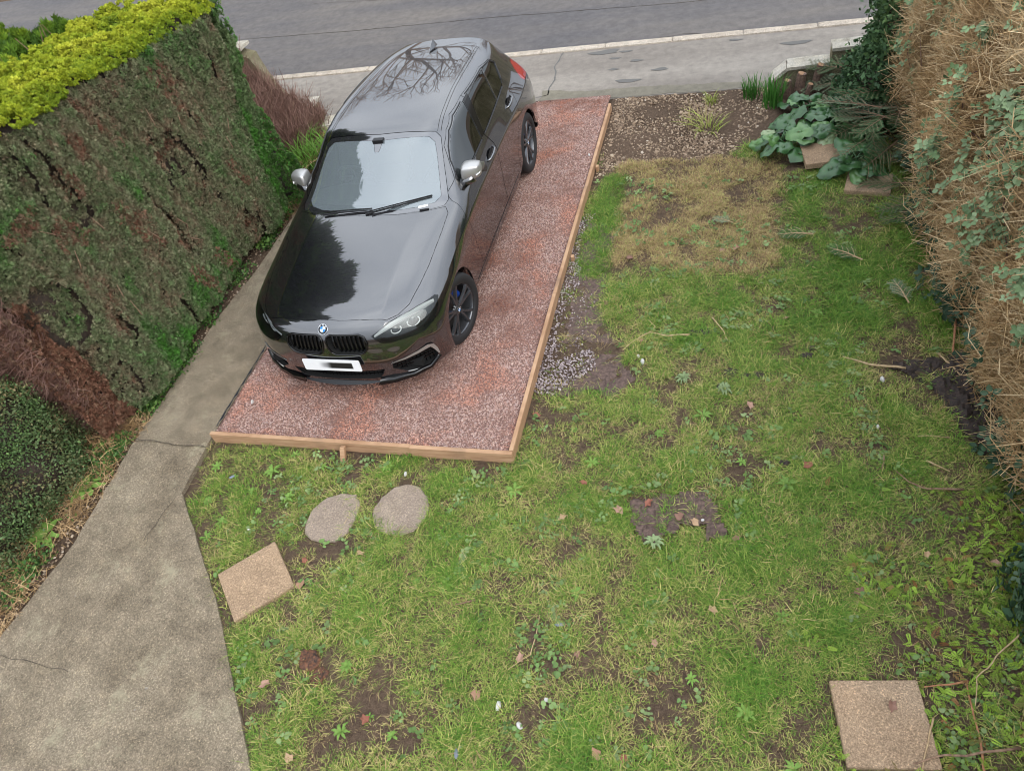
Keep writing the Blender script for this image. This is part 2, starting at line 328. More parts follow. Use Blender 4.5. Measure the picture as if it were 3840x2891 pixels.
q = N('gravel_fines'); M_FINES = q.done(Base_Color=q.ramp(q.noise(120, 3, .7), (.35, (.12, .065, .052)), (.65, (.27, .16, .13))), Roughness=.95)
bedp = rough_edge([(-4.335, 3.245), (-1.645, 3.26), (-1.63, 8.87), (-4.335, 8.87)], .05, .004)
xs = np.linspace(-4.335, -1.64, 40); ys = np.linspace(3.25, 8.87, 80); X, Y = np.meshgrid(xs, ys); x, y = X.ravel(), Y.ravel(); zb = .072 + fnoise(x, y, 1.2, 4) * .008 - .03 * np.clip((y - 8.55) / .3, 0, 1) - .02 * np.clip((-4.2 - x) / .13, 0, 1)
gb = tag(obj('gravel_bed', mesh('gravel_bed', np.stack([x, y, zb], 1), [(j * 40 + i, j * 40 + i + 1, (j + 1) * 40 + i + 1, (j + 1) * 40 + i) for j in range(79) for i in range(39)], M_FINES, True)), kind='structure')
def bedz(x, y): return .072 + fnoise(x, y, 1.2, 4) * .008 - .03 * np.clip((y - 8.55) / .3, 0, 1) - .02 * np.clip((-4.2 - x) / .13, 0, 1)
n = 125000; x = RNG.uniform(-4.325, -1.65, n); y = RNG.uniform(3.25, 8.85, n)
under = (x > -3.9) & (x < -2.4) & (y > 4.3) & (y < 7.9); keep = ~under | (RNG.random(n) < .35); x, y = x[keep], y[keep]; n = len(x)
gscl = RNG.uniform(.008, .0155, n) * np.where(RNG.random(n) < .05, 1.5, 1)
scatter('red_gravel', np.stack([x, y, bedz(x, y) + gscl * .22], 1), REDS, randrot(n, .5), gscl, np.clip(RNG.beta(2, 2, n), 0, 1))['label'] = 'red and grey stone chippings covering the parking bed'
ed = empty('timber_edging', (-1.63, 3.23, 0)); tag(ed, 'new softwood board edging round the red gravel parking bed', 'edging')
def board(a, b, zt, h, th, name='board', twist=0.0):
    a, b = Vector(a), Vector(b); d = (b - a); L = d.length; bmx = bmesh.new(); bmesh.ops.create_cube(bmx, size=1.0); bmesh.ops.scale(bmx, vec=(L, th, h), verts=bmx.verts); bmesh.ops.bevel(bmx, geom=bmx.edges[:], offset=.003, segments=1, affect='EDGES')
    o = obj(name, bm_mesh(name, bmx, M_WOOD), ed); c = (a + b) / 2; o.location = Vector((c.x, c.y, zt - h / 2)) - ed.location; o.rotation_euler = (twist, 0, math.atan2(d.y, d.x)); return o
board((-4.335, 3.235, 0), (-2.46, 3.232, 0), .102, .15, .036); board((-2.457, 3.222, 0), (-1.612, 3.222, 0), .106, .15, .036)
board((-1.627, 3.243, 0), (-1.632, 5.05, 0), .108, .15, .034); board((-1.632, 5.055, 0), (-1.618, 6.78, 0), .106, .15, .034); board((-1.618, 6.785, 0), (-1.61, 8.56, 0), .096, .15, .034)
stk = board((-3.065, 3.19, 0), (-3.025, 3.19, 0), .095, .22, .045, 'stake'); stk.rotation_euler = (math.radians(-24), math.radians(10), .1); stk.location.y -= .055; stk.location.z += .015
stk = board((-1.572, 5.62, 0), (-1.572, 5.66, 0), .07, .16, .03, 'stake'); board((-1.567, 7.2, 0), (-1.567, 7.24, 0), .07, .16, .03, 'stake')
mbr = MB(); L = []
for k in range(26):
    t = k / 25; yy = 3.32 + 1.15 * t; L += [(-4.337 + mnoise.noise(Vector((yy * 5, 0, 2))) * .012, yy, .08), (-4.315 + mnoise.noise(Vector((yy * 4, 3, 2))) * .02, yy, .088 + .006 * math.sin(k * 2.1))]
mbr.add(L, [(2 * i, 2 * i + 1, 2 * i + 3, 2 * i + 2) for i in range(25)])
mbr.build('weed_membrane', plain('black_membrane', (.02, .022, .03), .35)); tag(bpy.data.objects['weed_membrane'], 'strip of black weed membrane showing between gravel bed and concrete path', 'membrane')
mbr = MB(); L = []
for k in range(30):
    t = k / 29; xx = -2.9 + 1.25 * t; L += [(xx, 8.868, .006), (xx, 8.84 + mnoise.noise(Vector((xx * 6, 1, 2))) * .022, .05)]
mbr.add(L, [(2 * i, 2 * i + 1, 2 * i + 3, 2 * i + 2) for i in range(29)]); o = mbr.build('weed_membrane', bpy.data.materials['black_membrane']); tag(o, 'black membrane edge between red gravel and grey pavement', 'membrane')
# grey chippings spilled outside the boards and on the soil by the front corner
n = 5200; x = RNG.uniform(-1.61, -1.08, n); y = RNG.uniform(3.85, 6.4, n)
w1 = in_poly(x, y, [(-1.61, 4.22), (-1.2, 4.46), (-1.13, 4.25), (-1.27, 4.08), (-1.45, 3.9), (-1.61, 3.92)]); w2 = (x < -1.5 + .05 * np.sin(y * 5)) & (y > 4.2); k = w1 | (w2 & (RNG.random(n) < .7)) | ((x < -1.25) & (y > 4.3) & (y < 5.2) & (RNG.random(n) < .10)); x, y = x[k], y[k]; gs = RNG.uniform(.011, .02, len(x))
scatter('spilled_gravel', np.stack([x, y, gs * .25 + .006], 1), GREYS, randrot(len(x), .5), gs)['label'] = 'grey chippings spilled beside the timber boards'
# old river gravel by the pavement
TANP = [(-1.58, 8.84), (.25, 8.84), (.2, 8.1), (-.1, 7.5), (-.5, 7.32), (-1.25, 7.36), (-1.58, 7.02)]
n = 11000; x = RNG.uniform(-1.6, .4, n); y = RNG.uniform(6.9, 8.84, n); pn = fnoise(x, y, 1.7, 8)
k = in_poly(x, y, TANP) & (RNG.random(n) < np.clip(.42 + pn * 1.0 + (.32 * (x < -.7)), .05, 1)); x, y = x[k], y[k]; gs = RNG.uniform(.011, .028, len(x)) * np.where(RNG.random(len(x)) < .06, 1.8, 1)
scatter('river_gravel', np.stack([x, y, gs * .22], 1), TANS, randrot(len(x), .4), gs, RNG.beta(1.8, 2.8, len(x)))['label'] = 'old tan river gravel beside the pavement'
n = 1500; x = RNG.uniform(-5.45, -5.08, n); y = RNG.uniform(1.0, 6.9, n); gs = RNG.uniform(.01, .028, n)
x2 = RNG.uniform(-5.9, -4.4, 900); y2 = RNG.uniform(6.2, 8.7, 900); k = (x2 < -5.12); x2, y2 = x2[k], y2[k]; x = np.concatenate([x, x2]); y = np.concatenate([y, y2]); gs = np.concatenate([gs, RNG.uniform(.012, .03, len(x2))])
scatter('border_gravel', np.stack([x, y, gs * .2 + .002], 1), TANS, randrot(len(x), .4), gs, RNG.beta(2, 2.5, len(x)))['label'] = 'loose pebbles along the hedge side of the path'
# ------------------------------------------------------------------ paving slabs and stepping stones
def paver(name, c, rz, size, th, mat, label, tilt=(0, 0), z=0):
    b = bmesh.new(); bmesh.ops.create_cube(b, size=1.0); bmesh.ops.scale(b, vec=(size[0], size[1], th), verts=b.verts); bmesh.ops.bevel(b, geom=b.edges[:], offset=.004, segments=2, affect='EDGES'); bmesh.ops.subdivide_edges(b, edges=[e for e in b.edges if e.calc_length() > .2], cuts=10, use_grid_fill=True)
    for v in b.verts: v.co += Vector((1, 1, .5)) * (mnoise.noise(v.co * 22 + Vector((c[0], c[1], 0)) * 3) * .0014)
    o = obj(name, bm_mesh(name, b, mat)); o.location = (c[0], c[1], z + th / 2); o.rotation_euler = (tilt[0], tilt[1], rz); return tag(o, label, 'paving slab')
paver('paving_slab', (-3.275, 1.995), math.radians(44.3), (.455, .455), .042, M_SLAB, 'square buff concrete slab lying askew on the grass beside the path', (.012, .01), -.004)
paver('paving_slab', (.80, 1.655), math.radians(8.5), (.452, .452), .045, M_SLAB, 'square buff slab with dirt and a dry stem on it, near the brown hedge', (0, -.01), -.006)
paver('paving_slab', (.74, 7.21), math.radians(8), (.40, .36), .06, M_SLAB, 'pale slab half covered by large round leaves', (.03, .0), .04)
paver('paving_slab', (1.12, 6.72), math.radians(-10), (.40, .32), .05, M_SLAB, 'buff slab under the cut fir branches at the lawn edge', (.0, .0), .0)
def stepstone(poly, label):
    c = np.mean(poly, axis=0); P = rough_edge([tuple(p) for p in poly], .03, .012); b = MB(); n = len(P)
    L = [(x, y, -.05) for x, y in P] + [(x, y, .012) for x, y in P] + [(c[0] + (x - c[0]) * .955, c[1] + (y - c[1]) * .955, .022) for x, y in P] + [(c[0] + (x - c[0]) * .5, c[1] + (y - c[1]) * .5, .025) for x, y in P] + [(c[0], c[1], .024)]
    F = [(r * n + i, r * n + (i + 1) % n, (r + 1) * n + (i + 1) % n, (r + 1) * n + i) for r in range(3) for i in range(n)] + [(3 * n + i, 3 * n + (i + 1) % n, 4 * n) for i in range(n)]
    b.add([(x - c[0], y - c[1], z) for x, y, z in L], F); o = b.build('stepping_stone', M_STEP); o.location = (c[0], c[1], 0); return tag(o, label, 'stepping stone')
def oval(pts): return pts
sA = stepstone([(-3.10, 2.50), (-3.10, 2.62), (-3.03, 2.74), (-2.91, 2.80), (-2.79, 2.80), (-2.73, 2.73), (-2.71, 2.60), (-2.73, 2.46), (-2.80, 2.38), (-2.90, 2.355), (-3.0, 2.375), (-3.07, 2.42)], 'rounded grey-pink stepping stone with an angular top corner, closer to the concrete path')
sB = stepstone([(-2.60, 2.67), (-2.575, 2.79), (-2.50, 2.89), (-2.40, 2.93), (-2.29, 2.91), (-2.20, 2.83), (-2.16, 2.72), (-2.17, 2.62), (-2.22, 2.53), (-2.31, 2.48), (-2.42, 2.475), (-2.54, 2.54)], 'rounded buff stepping stone with a greenish lower edge, further from the path')
# ------------------------------------------------------------------ low walls at the pavement
def wall_block(name, prof, y0, y1, label, cap=None, capmat=M_WALLW):
    """prof: outline in (x, z), extruded from y0 to y1; cap: list of (x0, x1, z)"""
    w = empty(name, (prof[0][0], (y0 + y1) / 2, 0)); b = bmesh.new(); n = len(prof)
    A = [b.verts.new((x, y0, z)) for x, z in prof]; B = [b.verts.new((x, y1, z)) for x, z in prof]; b.faces.new(A); b.faces.new(list(reversed(B)))
    for i in range(n): b.faces.new((A[i], B[i], B[(i + 1) % n], A[(i + 1) % n]))
    bmesh.ops.recalc_face_normals(b, faces=b.faces); bmesh.ops.triangulate(b, faces=[f for f in b.faces if len(f.verts) > 4]); bmesh.ops.subdivide_edges(b, edges=b.edges[:], cuts=4, use_grid_fill=True)
    for v in b.verts: v.co += Vector((mnoise.noise(v.co * 6), mnoise.noise(v.co * 6 + Vector((5, 0, 0))), mnoise.noise(v.co * 6 + Vector((0, 9, 0))))) * .014; v.co -= w.location
    obj('wall_body', bm_mesh('wall_body', b, M_WALLC), w)
    for (xa, za, xb, zb, th) in cap or []:
        c = bmesh.new(); bmesh.ops.create_cube(c, size=1.0); L = math.hypot(xb - xa, zb - za); bmesh.ops.scale(c, vec=(L, y1 - y0 + .05, th), verts=c.verts); bmesh.ops.subdivide_edges(c, edges=c.edges[:], cuts=5, use_grid_fill=True)
        for v in c.verts: v.co += Vector((mnoise.noise(v.co * 9), mnoise.noise(v.co * 9 + Vector((5, xa, 0))), mnoise.noise(v.co * 9 + Vector((0, 9, xa))) * .6)) * .016
        o = obj('coping', bm_mesh('coping', c, capmat), w); o.location = Vector(((xa + xb) / 2, (y0 + y1) / 2, (za + zb) / 2 + th / 2)) - w.location; o.rotation_euler = (0, -math.atan2(zb - za, xb - xa), 0)
    return tag(w, label, 'wall')
wall_block('low_wall', [(.26, -.1), (.26, .10), (.40, .22), (.86, .24), (.86, .40), (3.4, .46), (3.4, -.1)], 8.78, 8.96, 'low stepped wall with pale coping beside the stump and leafy plants', [(.25, .09, .40, .215, .035), (.405, .222, .855, .243, .035), (.862, .40, 1.75, .42, .035), (1.755, .42, 3.4, .46, .035)])
wall_block('low_wall', [(-9.6, -.1), (-9.6, 1.10), (-6.62, 1.10), (-6.36, 1.0), (-6.30, .70), (-6.2, .45), (-6.05, .27), (-5.72, .25), (-5.69, -.1)], 8.76, 8.96, 'ragged mossy garden wall stepping down behind the dry brown shrub', [(-9.6, 1.10, -6.42, 1.11, .04), (-6.06, .265, -5.70, .258, .04)])
mb = MB(); blk = bmesh.new(); bmesh.ops.create_cube(blk, size=1.0); bmesh.ops.scale(blk, vec=(.42, .26, .11), verts=blk.verts); bmesh.ops.subdivide_edges(blk, edges=blk.edges[:], cuts=5, use_grid_fill=True)
for v in blk.verts: v.co += Vector((mnoise.noise(v.co * 8), mnoise.noise(v.co * 8 + Vector((5, 0, 0))), mnoise.noise(v.co * 8 + Vector((0, 9, 0))) * .6)) * .03
o = obj('broken_coping', bm_mesh('broken_coping', blk, M_WALLW)); o.location = (-5.42, 8.66, .05); o.rotation_euler = (.05, .03, .12); tag(o, 'broken white coping slab lying flat by the car and strap-leaved plants', 'rubble')
# ------------------------------------------------------------------ across the road (seen only as reflections in the car)
wall_block('low_wall', [(-45, -.1), (-45, .9), (45, .9), (45, -.1)], 19.4, 19.65, 'long low garden wall on the far side of the road', [(-45, .9, 45, .9, .06)], M_WALLC)
# ------------------------------------------------------------------ the car: control rows of the body, front axle at x = 0, x forward, y to its left side
def _row(xs, ys, zs): return [(x, y, z) for x, y, z in zip(xs, ys, zs)]
CAR_ROWS = [
 _row((.74,.73,.69,.62,.55,.48,.43,.39,.36,.33), (0,.28,.5,.64,.73,.79,.83,.85,.86,.865), (.17,.17,.17,.17,.175,.18,.18,.18,.18,.18)),
 _row((.815,.80,.755,.68,.60,.515,.455,.405,.372,.335), (0,.28,.5,.65,.745,.81,.845,.863,.87,.873), (.20,.20,.20,.20,.21,.22,.22,.22,.22,.22)),
 _row((.815,.80,.755,.68,.60,.515,.455,.405,.372,.335), (0,.28,.5,.65,.745,.815,.85,.868,.876,.88), (.36,.36,.36,.36,.36,.36,.36,.35,.34,.33)),
 _row((.82,.803,.755,.68,.60,.515,.455,.405,.37,.335), (0,.28,.5,.65,.75,.82,.856,.873,.88,.883), (.53,.53,.53,.53,.53,.525,.515,.50,.48,.46)),
 _row((.80,.78,.725,.645,.56,.475,.41,.365,.335,.305), (0,.28,.5,.65,.75,.82,.858,.876,.883,.886), (.665,.665,.665,.66,.655,.645,.625,.60,.57,.54)),
 _row((.735,.715,.65,.56,.475,.39,.32,.27,.235,.21), (0,.28,.49,.635,.735,.805,.85,.876,.886,.889), (.745,.745,.745,.74,.73,.715,.695,.665,.635,.60)),
 _row((.60,.58,.52,.435,.355,.275,.21,.165,.14,.12), (0,.28,.48,.63,.725,.80,.852,.882,.89,.892), (.80,.80,.797,.788,.775,.755,.725,.69,.665,.64)),
 _row((.28,.26,.22,.16,.11,.07,.04,.02,.01,.0), (0,.28,.48,.645,.74,.81,.86,.885,.892,.894), (.868,.868,.865,.855,.83,.795,.75,.72,.695,.67)),
 _row((-.05,-.06,-.09,-.12,-.14,-.16,-.17,-.17,-.17,-.17), (0,.28,.49,.665,.755,.82,.866,.886,.891,.891), (.922,.92,.915,.90,.87,.828,.775,.72,.67,.60)),
 _row((-.30,-.31,-.33,-.36,-.37,-.37,-.37,-.36,-.36,-.36), (0,.28,.5,.69,.775,.83,.869,.881,.876,.875), (.957,.955,.947,.932,.902,.857,.79,.68,.50,.24)),
 _row((-.48,-.49,-.53,-.58,-.58,-.58,-.58,-.58,-.58,-.58), (0,.28,.5,.705,.79,.835,.872,.875,.868,.874), (.98,.978,.97,.954,.927,.88,.80,.65,.45,.22)),
 _row((-.55,-.56,-.61,-.69,-.72,-.74,-.75,-.75,-.75,-.75), (0,.28,.5,.705,.785,.83,.872,.873,.866,.874), (.995,.992,.985,.975,.955,.91,.81,.65,.45,.22)),
 _row((-.86,-.87,-.90,-.94,-.97,-1.02,-1.02,-1.02,-1.02,-1.02), (0,.26,.475,.655,.70,.82,.869,.871,.865,.874), (1.18,1.177,1.165,1.135,1.12,.945,.82,.65,.45,.22)),
 _row((-1.14,-1.15,-1.17,-1.22,-1.27,-1.33,-1.33,-1.33,-1.33,-1.33), (0,.26,.46,.615,.66,.815,.869,.871,.865,.874), (1.355,1.352,1.34,1.305,1.28,.96,.825,.65,.45,.22)),
 _row((-1.33,-1.34,-1.36,-1.40,-1.43,-1.52,-1.52,-1.52,-1.52,-1.52), (0,.26,.46,.605,.655,.815,.869,.871,.865,.874), (1.398,1.395,1.383,1.35,1.32,.967,.828,.65,.45,.22)),
 _row((-1.8,)*10, (0,.26,.46,.607,.66,.815,.87,.871,.865,.874), (1.425,1.422,1.41,1.375,1.34,.977,.835,.65,.45,.22)),
 _row((-2.25,-2.25,-2.25,-2.25,-2.25,-2.25,-2.25,-2.25,-2.28,-2.32), (0,.26,.46,.597,.65,.81,.875,.876,.868,.874), (1.412,1.409,1.397,1.362,1.327,.987,.843,.65,.45,.22)),
 _row((-2.65,-2.65,-2.65,-2.65,-2.65,-2.65,-2.65,-2.66,-2.68,-2.69), (0,.26,.455,.58,.63,.79,.888,.895,.897,.898), (1.395,1.392,1.38,1.345,1.31,.997,.855,.76,.70,.67)),
 _row((-2.93,-2.93,-2.93,-2.92,-2.91,-2.95,-2.97,-3.0,-3.02,-3.0), (0,.26,.44,.545,.60,.755,.868,.885,.888,.89), (1.37,1.367,1.353,1.318,1.28,1.002,.865,.74,.62,.52)),
 _row((-3.12,-3.12,-3.11,-3.08,-3.06,-3.13,-3.15,-3.16,-3.14,-3.06), (0,.25,.42,.515,.56,.71,.835,.865,.868,.87), (1.345,1.34,1.325,1.29,1.25,.99,.855,.70,.52,.35)),
 _row((-3.42,-3.42,-3.4,-3.36,-3.34,-3.33,-3.32,-3.3,-3.27,-3.2), (0,.25,.45,.58,.64,.73,.805,.838,.845,.85), (1.03,1.03,1.02,1.0,.98,.94,.83,.68,.5,.28)),
 _row((-3.48,-3.48,-3.46,-3.42,-3.40,-3.38,-3.36,-3.34,-3.3,-3.24), (0,.25,.47,.60,.67,.74,.79,.825,.84,.845), (.78,.78,.78,.775,.77,.75,.70,.6,.42,.24)),
 _row((-3.54,-3.54,-3.52,-3.47,-3.44,-3.40,-3.37,-3.34,-3.3,-3.25), (0,.25,.5,.64,.70,.76,.79,.815,.83,.835), (.52,.52,.52,.52,.52,.5,.47,.42,.34,.22)),
 _row((-3.46,-3.46,-3.44,-3.4,-3.37,-3.34,-3.32,-3.3,-3.27,-3.23), (0,.25,.5,.63,.69,.74,.77,.79,.80,.81), (.22,.22,.22,.22,.22,.21,.21,.21,.2,.19)),
]
for _i in range(5, 10):                      # the raised middle of the bonnet
    for _j, _d in ((0, .006), (1, .009), (2, .011)): _p = CAR_ROWS[_i][_j]; CAR_ROWS[_i][_j] = (_p[0], _p[1], _p[2] + _d)
def car_shell():
    """the smooth body surface, left half, as a dense bmesh"""
    nr, nc = len(CAR_ROWS), 10
    v = [p for r in CAR_ROWS for p in r]
    f = [(i * nc + j, i * nc + j + 1, (i + 1) * nc + j + 1, (i + 1) * nc + j) for i in range(nr - 1) for j in range(nc - 1)]
    # mirror so that the subdivision is smooth across the centre line
    vm = v + [(p[0], -p[1], p[2]) for p in v]; n = len(v)
    mp = [i if v[i][1] < 1e-9 else n + i for i in range(n)]
    fm = f + [tuple(mp[i] for i in reversed(q)) for q in f]
    me = bpy.data.meshes.new('cage'); me.from_pydata(vm, [], fm)
    bm = bmesh.new(); bm.from_mesh(me)
    bmesh.ops.delete(bm, geom=[q for q in bm.verts if not q.link_faces], context='VERTS')
    cl = bm.edges.layers.float.new('crease_edge')
    def same(a, b): return (a - b).length < 1e-6
    key = {}
    for q in bm.verts: key[(round(q.co.x, 4), round(q.co.y, 4), round(q.co.z, 4))] = q
    def crease(seq, w):
        for a, b in zip(seq[:-1], seq[1:]):
            for s in (1, -1):
                va = key.get((round(a[0], 4), round(s * a[1], 4), round(a[2], 4))); vb = key.get((round(b[0], 4), round(s * b[1], 4), round(b[2], 4)))
                if va and vb:
                    e = bm.edges.get((va, vb))
                    if e: e[cl] = w
    crease([CAR_ROWS[i][6] for i in range(7, 20)], .55)       # shoulder line
    crease([CAR_ROWS[i][5] for i in range(11, 19)], .5)       # belt line
    crease([CAR_ROWS[i][4] for i in range(11, 19)], .4)       # roof rail
    crease([CAR_ROWS[i][3] for i in range(5, 11)], .35)       # bonnet edge
    crease([CAR_ROWS[i][2] for i in range(4, 11)], .7)       # bonnet crease
    crease([CAR_ROWS[i][8] for i in range(10, 16)], .5)
    crease(CAR_ROWS[1], .6); crease(CAR_ROWS[19][:5], .7)
    bm.to_mesh(me); bm.free()
    o = bpy.data.objects.new('cage', me); COL.objects.link(o)
    s = o.modifiers.new('s', 'SUBSURF'); s.levels = 4; s.render_levels = 4; s.boundary_smooth = 'ALL'
    dg = bpy.context.evaluated_depsgraph_get(); dg.update()
    em = o.evaluated_get(dg).to_mesh()
    bm = bmesh.new(); bm.from_mesh(em); o.evaluated_get(dg).to_mesh_clear()
    bpy.data.objects.remove(o); bpy.data.meshes.remove(me)
    bmesh.ops.delete(bm, geom=[q for q in bm.faces if q.calc_center_median().y < 0], context='FACES')
    bmesh.ops.recalc_face_normals(bm, faces=bm.faces)
    bm.normal_update()
    if sum(q.normal.z for q in bm.faces) < 0: bmesh.ops.reverse_faces(bm, faces=bm.faces)
    return bm
CAR_LOC, CAR_YAW = (-3.164, 4.516, 0.085), math.radians(-90.43)
# ---- car materials
def glossy_paint(name, col, coat_ior=2.3, rough=.22):
    q = N(name); w = q.noise(900, 2, .5, q.objc())
    fl = q.ramp(w, (.45, col), (.75, tuple(c * 1.9 + .002 for c in col)))
    return q.done(Base_Color=fl, Roughness=rough, Metallic=.0, Specular_IOR_Level=.5, Coat_Weight=1.0, Coat_Roughness=.025, Coat_IOR=coat_ior)
M_PAINT = glossy_paint('black_metallic_paint', (.004, .004, .005), 2.2)
M_BLACK = plain('black_plastic', (.008, .008, .009), .42)
M_GLOSSBLK = plain('gloss_black_trim', (.004, .004, .004), .12)
M_VOID = plain('dark_cavity', (.003, .003, .003), .9)
M_RUBBER = plain('tyre_rubber', (.014, .014, .015), .72)
M_SATIN = plain('satin_silver', (.46, .455, .44), .36, Metallic=.7)
M_CHROME = plain('bright_metal', (.75, .75, .76), .12, Metallic=1.0)
M_RIM = plain('dark_grey_alloy', (.10, .103, .11), .24, Metallic=.7)
M_WHITE = plain('white_plastic', (.88, .89, .88), .3)
M_RED = plain('red_lens', (.36, .012, .016), .12, Coat_Weight=1.0)
M_BLUE = plain('roundel_blue', (.02, .19, .5), .3)
M_INT = plain('grey_cabin_trim', (.10, .105, .11), .7)
M_CALIPER = plain('blue_caliper', (.01, .05, .3), .4)
def glass(name, tint, ior, haze, haze_col=(.55, .62, .64)):
    q = N(name); t = q.t
    tr = q.new('ShaderNodeBsdfTransparent'); tr.inputs[0].default_value = tint + (1,)
    df = q.new('ShaderNodeBsdfDiffuse'); df.inputs[0].default_value = haze_col + (1,)
    m0 = q.new('ShaderNodeMixShader'); m0.inputs[0].default_value = haze; t.links.new(tr.outputs[0], m0.inputs[1]); t.links.new(df.outputs[0], m0.inputs[2])
    gl = q.new('ShaderNodeBsdfGlossy'); gl.inputs['Roughness'].default_value = .012; gl.inputs[0].default_value = (.93, .97, .97, 1)
    fr = q.new('ShaderNodeFresnel'); fr.inputs[0].default_value = ior
    m1 = q.new('ShaderNodeMixShader'); t.links.new(fr.outputs[0], m1.inputs[0]); t.links.new(m0.outputs[0], m1.inputs[1]); t.links.new(gl.outputs[0], m1.inputs[2])
    t.links.new(m1.outputs[0], q.o.inputs['Surface']); return q.m
M_SCREEN = glass('windscreen_glass', (.55, .62, .62), 2.4, .20, (.58, .68, .72))  # pale diffuse haze put into the glass for the bright sky it mirrors
M_SIDEGLASS = glass('side_glass', (.16, .18, .18), 2.2, .0)
M_LENS = glass('lamp_lens', (.82, .85, .84), 1.6, .0)
M_FRIT = plain('windscreen_border', (.02, .02, .022), .1, Coat_Weight=1.0, Coat_IOR=2.4, Coat_Roughness=.02)
def _plate():
    q = N('white_number_plate'); x = q.new('ShaderNodeSeparateXYZ'); q.t.links.new(q.objc(), x.inputs[0])
    def sm(v, a, b):
        r = q.new('ShaderNodeMapRange', interpolation_type='SMOOTHSTEP'); q.put(r.inputs[0], v); r.inputs[1].default_value = a; r.inputs[2].default_value = b; return r.outputs[0]
    u, v = x.outputs[1], x.outputs[2]
    m = q.math('MULTIPLY', q.math('MULTIPLY', sm(u, -.06, .0), sm(u, .195, .185)), q.math('MULTIPLY', sm(v, -.034, -.026), sm(v, .036, .024)))
    g = q.math('MULTIPLY', q.math('MULTIPLY', sm(u, -.13, -.05), sm(u, .03, -.03)), q.math('MULTIPLY', sm(v, -.04, -.01), sm(v, .045, .01)))
    c = q.mix((.80, .81, .82), (.30, .30, .31), g); c = q.mix(c, (.012, .012, .014), m)
    return q.done(Base_Color=c, Roughness=.35)
M_PLATE = _plate()
# ---- outlines on the body: side view (x, z), top view (x, y), front view (y, z), corner view (w, z) with w = (y - x) / sqrt 2
def _w(l): return [((y - x) * .70711, z) for x, y, z in l]
O_WINF = [(-.86, 1.012), (-1.0, 1.14), (-1.11, 1.213), (-1.25, 1.283), (-1.43, 1.328), (-1.68, 1.343), (-1.565, 1.032), (-1.2, 1.015)]
O_WINR = [(-1.83, 1.345), (-2.34, 1.322), (-2.22, 1.062), (-1.66, 1.034)]
O_QTR = [(-2.375, 1.32), (-2.60, 1.28), (-2.685, 1.225), (-2.545, 1.075), (-2.255, 1.064)]
O_BPIL = [(-1.69, 1.343), (-1.82, 1.345), (-1.65, 1.034), (-1.575, 1.032)]
O_DOORF = [(-.66, .96), (-.72, 1.0), (-.86, 1.05), (-1.1, 1.235), (-1.25, 1.305), (-1.43, 1.349), (-1.75, 1.362), (-1.63, 1.03), (-1.69, .90), (-1.668, .66), (-1.66, .285), (-.68, .285), (-.65, .5), (-.60, .82)]
O_DOORR = [(-1.756, 1.362), (-2.36, 1.342), (-2.62, 1.298), (-2.715, 1.235), (-2.565, 1.055), (-2.61, .97), (-2.50, .83), (-2.41, .70), (-2.31, .56), (-2.24, .44), (-2.24, .285), (-1.666, .285), (-1.674, .66), (-1.696, .90), (-1.636, 1.03)]
O_TAIL = [(-2.985, .915), (-3.04, .985), (-3.12, 1.035), (-3.6, 1.03), (-3.6, .83), (-3.2, .84), (-3.01, .875)]
O_HOOD = [(.66, -.1), (.668, .14), (.655, .3), (.625, .52), (.56, .60), (.455, .665), (.25, .705), (.06, .728), (-.3, .742), (-.52, .742), (-.585, .705), (-.50, .52), (-.455, .3), (-.445, -.1)]
O_SCREEN = [(-.452, -.1), (-.462, .3), (-.515, .53), (-.60, .69), (-.67, .712), (-1.0, .618), (-1.17, .573), (-1.205, .52), (-1.185, .40), (-1.155, -.1)]
O_SCREEN_IN = [(-.505, -.1), (-.515, .28), (-.56, .48), (-.62, .60), (-.69, .642), (-1.0, .565), (-1.11, .53), (-1.145, .47), (-1.13, .36), (-1.105, .10), (-1.10, .045), (-1.03, .03), (-1.0, .02), (-1.0, -.1)]
O_HEAD = _w([(.735, .405, .672), (.738, .43, .64), (.739, .471, .605), (.723, .521, .594), (.695, .579, .592), (.648, .66, .586), (.55, .777, .575), (.457, .834, .608), (.371, .848, .662), (.285, .842, .712), (.302, .82, .728), (.45, .722, .740), (.574, .599, .738), (.64, .52, .730)])
O_KID = [(.018, .665), (.03, .69), (.06, .703), (.30, .696), (.345, .675), (.362, .62), (.35, .572), (.318, .54), (.269, .527), (.075, .531), (.04, .555), (.02, .61)]
O_INT = _w([(.745, .50, .405), (.64, .68, .428), (.561, .778, .445), (.538, .795, .40), (.523, .804, .30), (.57, .77, .255), (.64, .68, .245), (.712, .583, .275), (.75, .49, .335)])
O_LOW = [(-.1, .338), (.42, .338), (.40, .30), (.355, .25), (-.1, .25)]
O_RGLASS = [(-.1, 1.28), (.40, 1.255), (.47, 1.22), (.56, 1.04), (-.1, 1.05)]
R2 = math.sqrt(.5)
PROJ = {'side': ((1, 0, 0), (0, 0, 1)), 'top': ((1, 0, 0), (0, 1, 0)), 'front': ((0, 1, 0), (0, 0, 1)), 'corner': ((-R2, R2, 0), (0, 0, 1))}
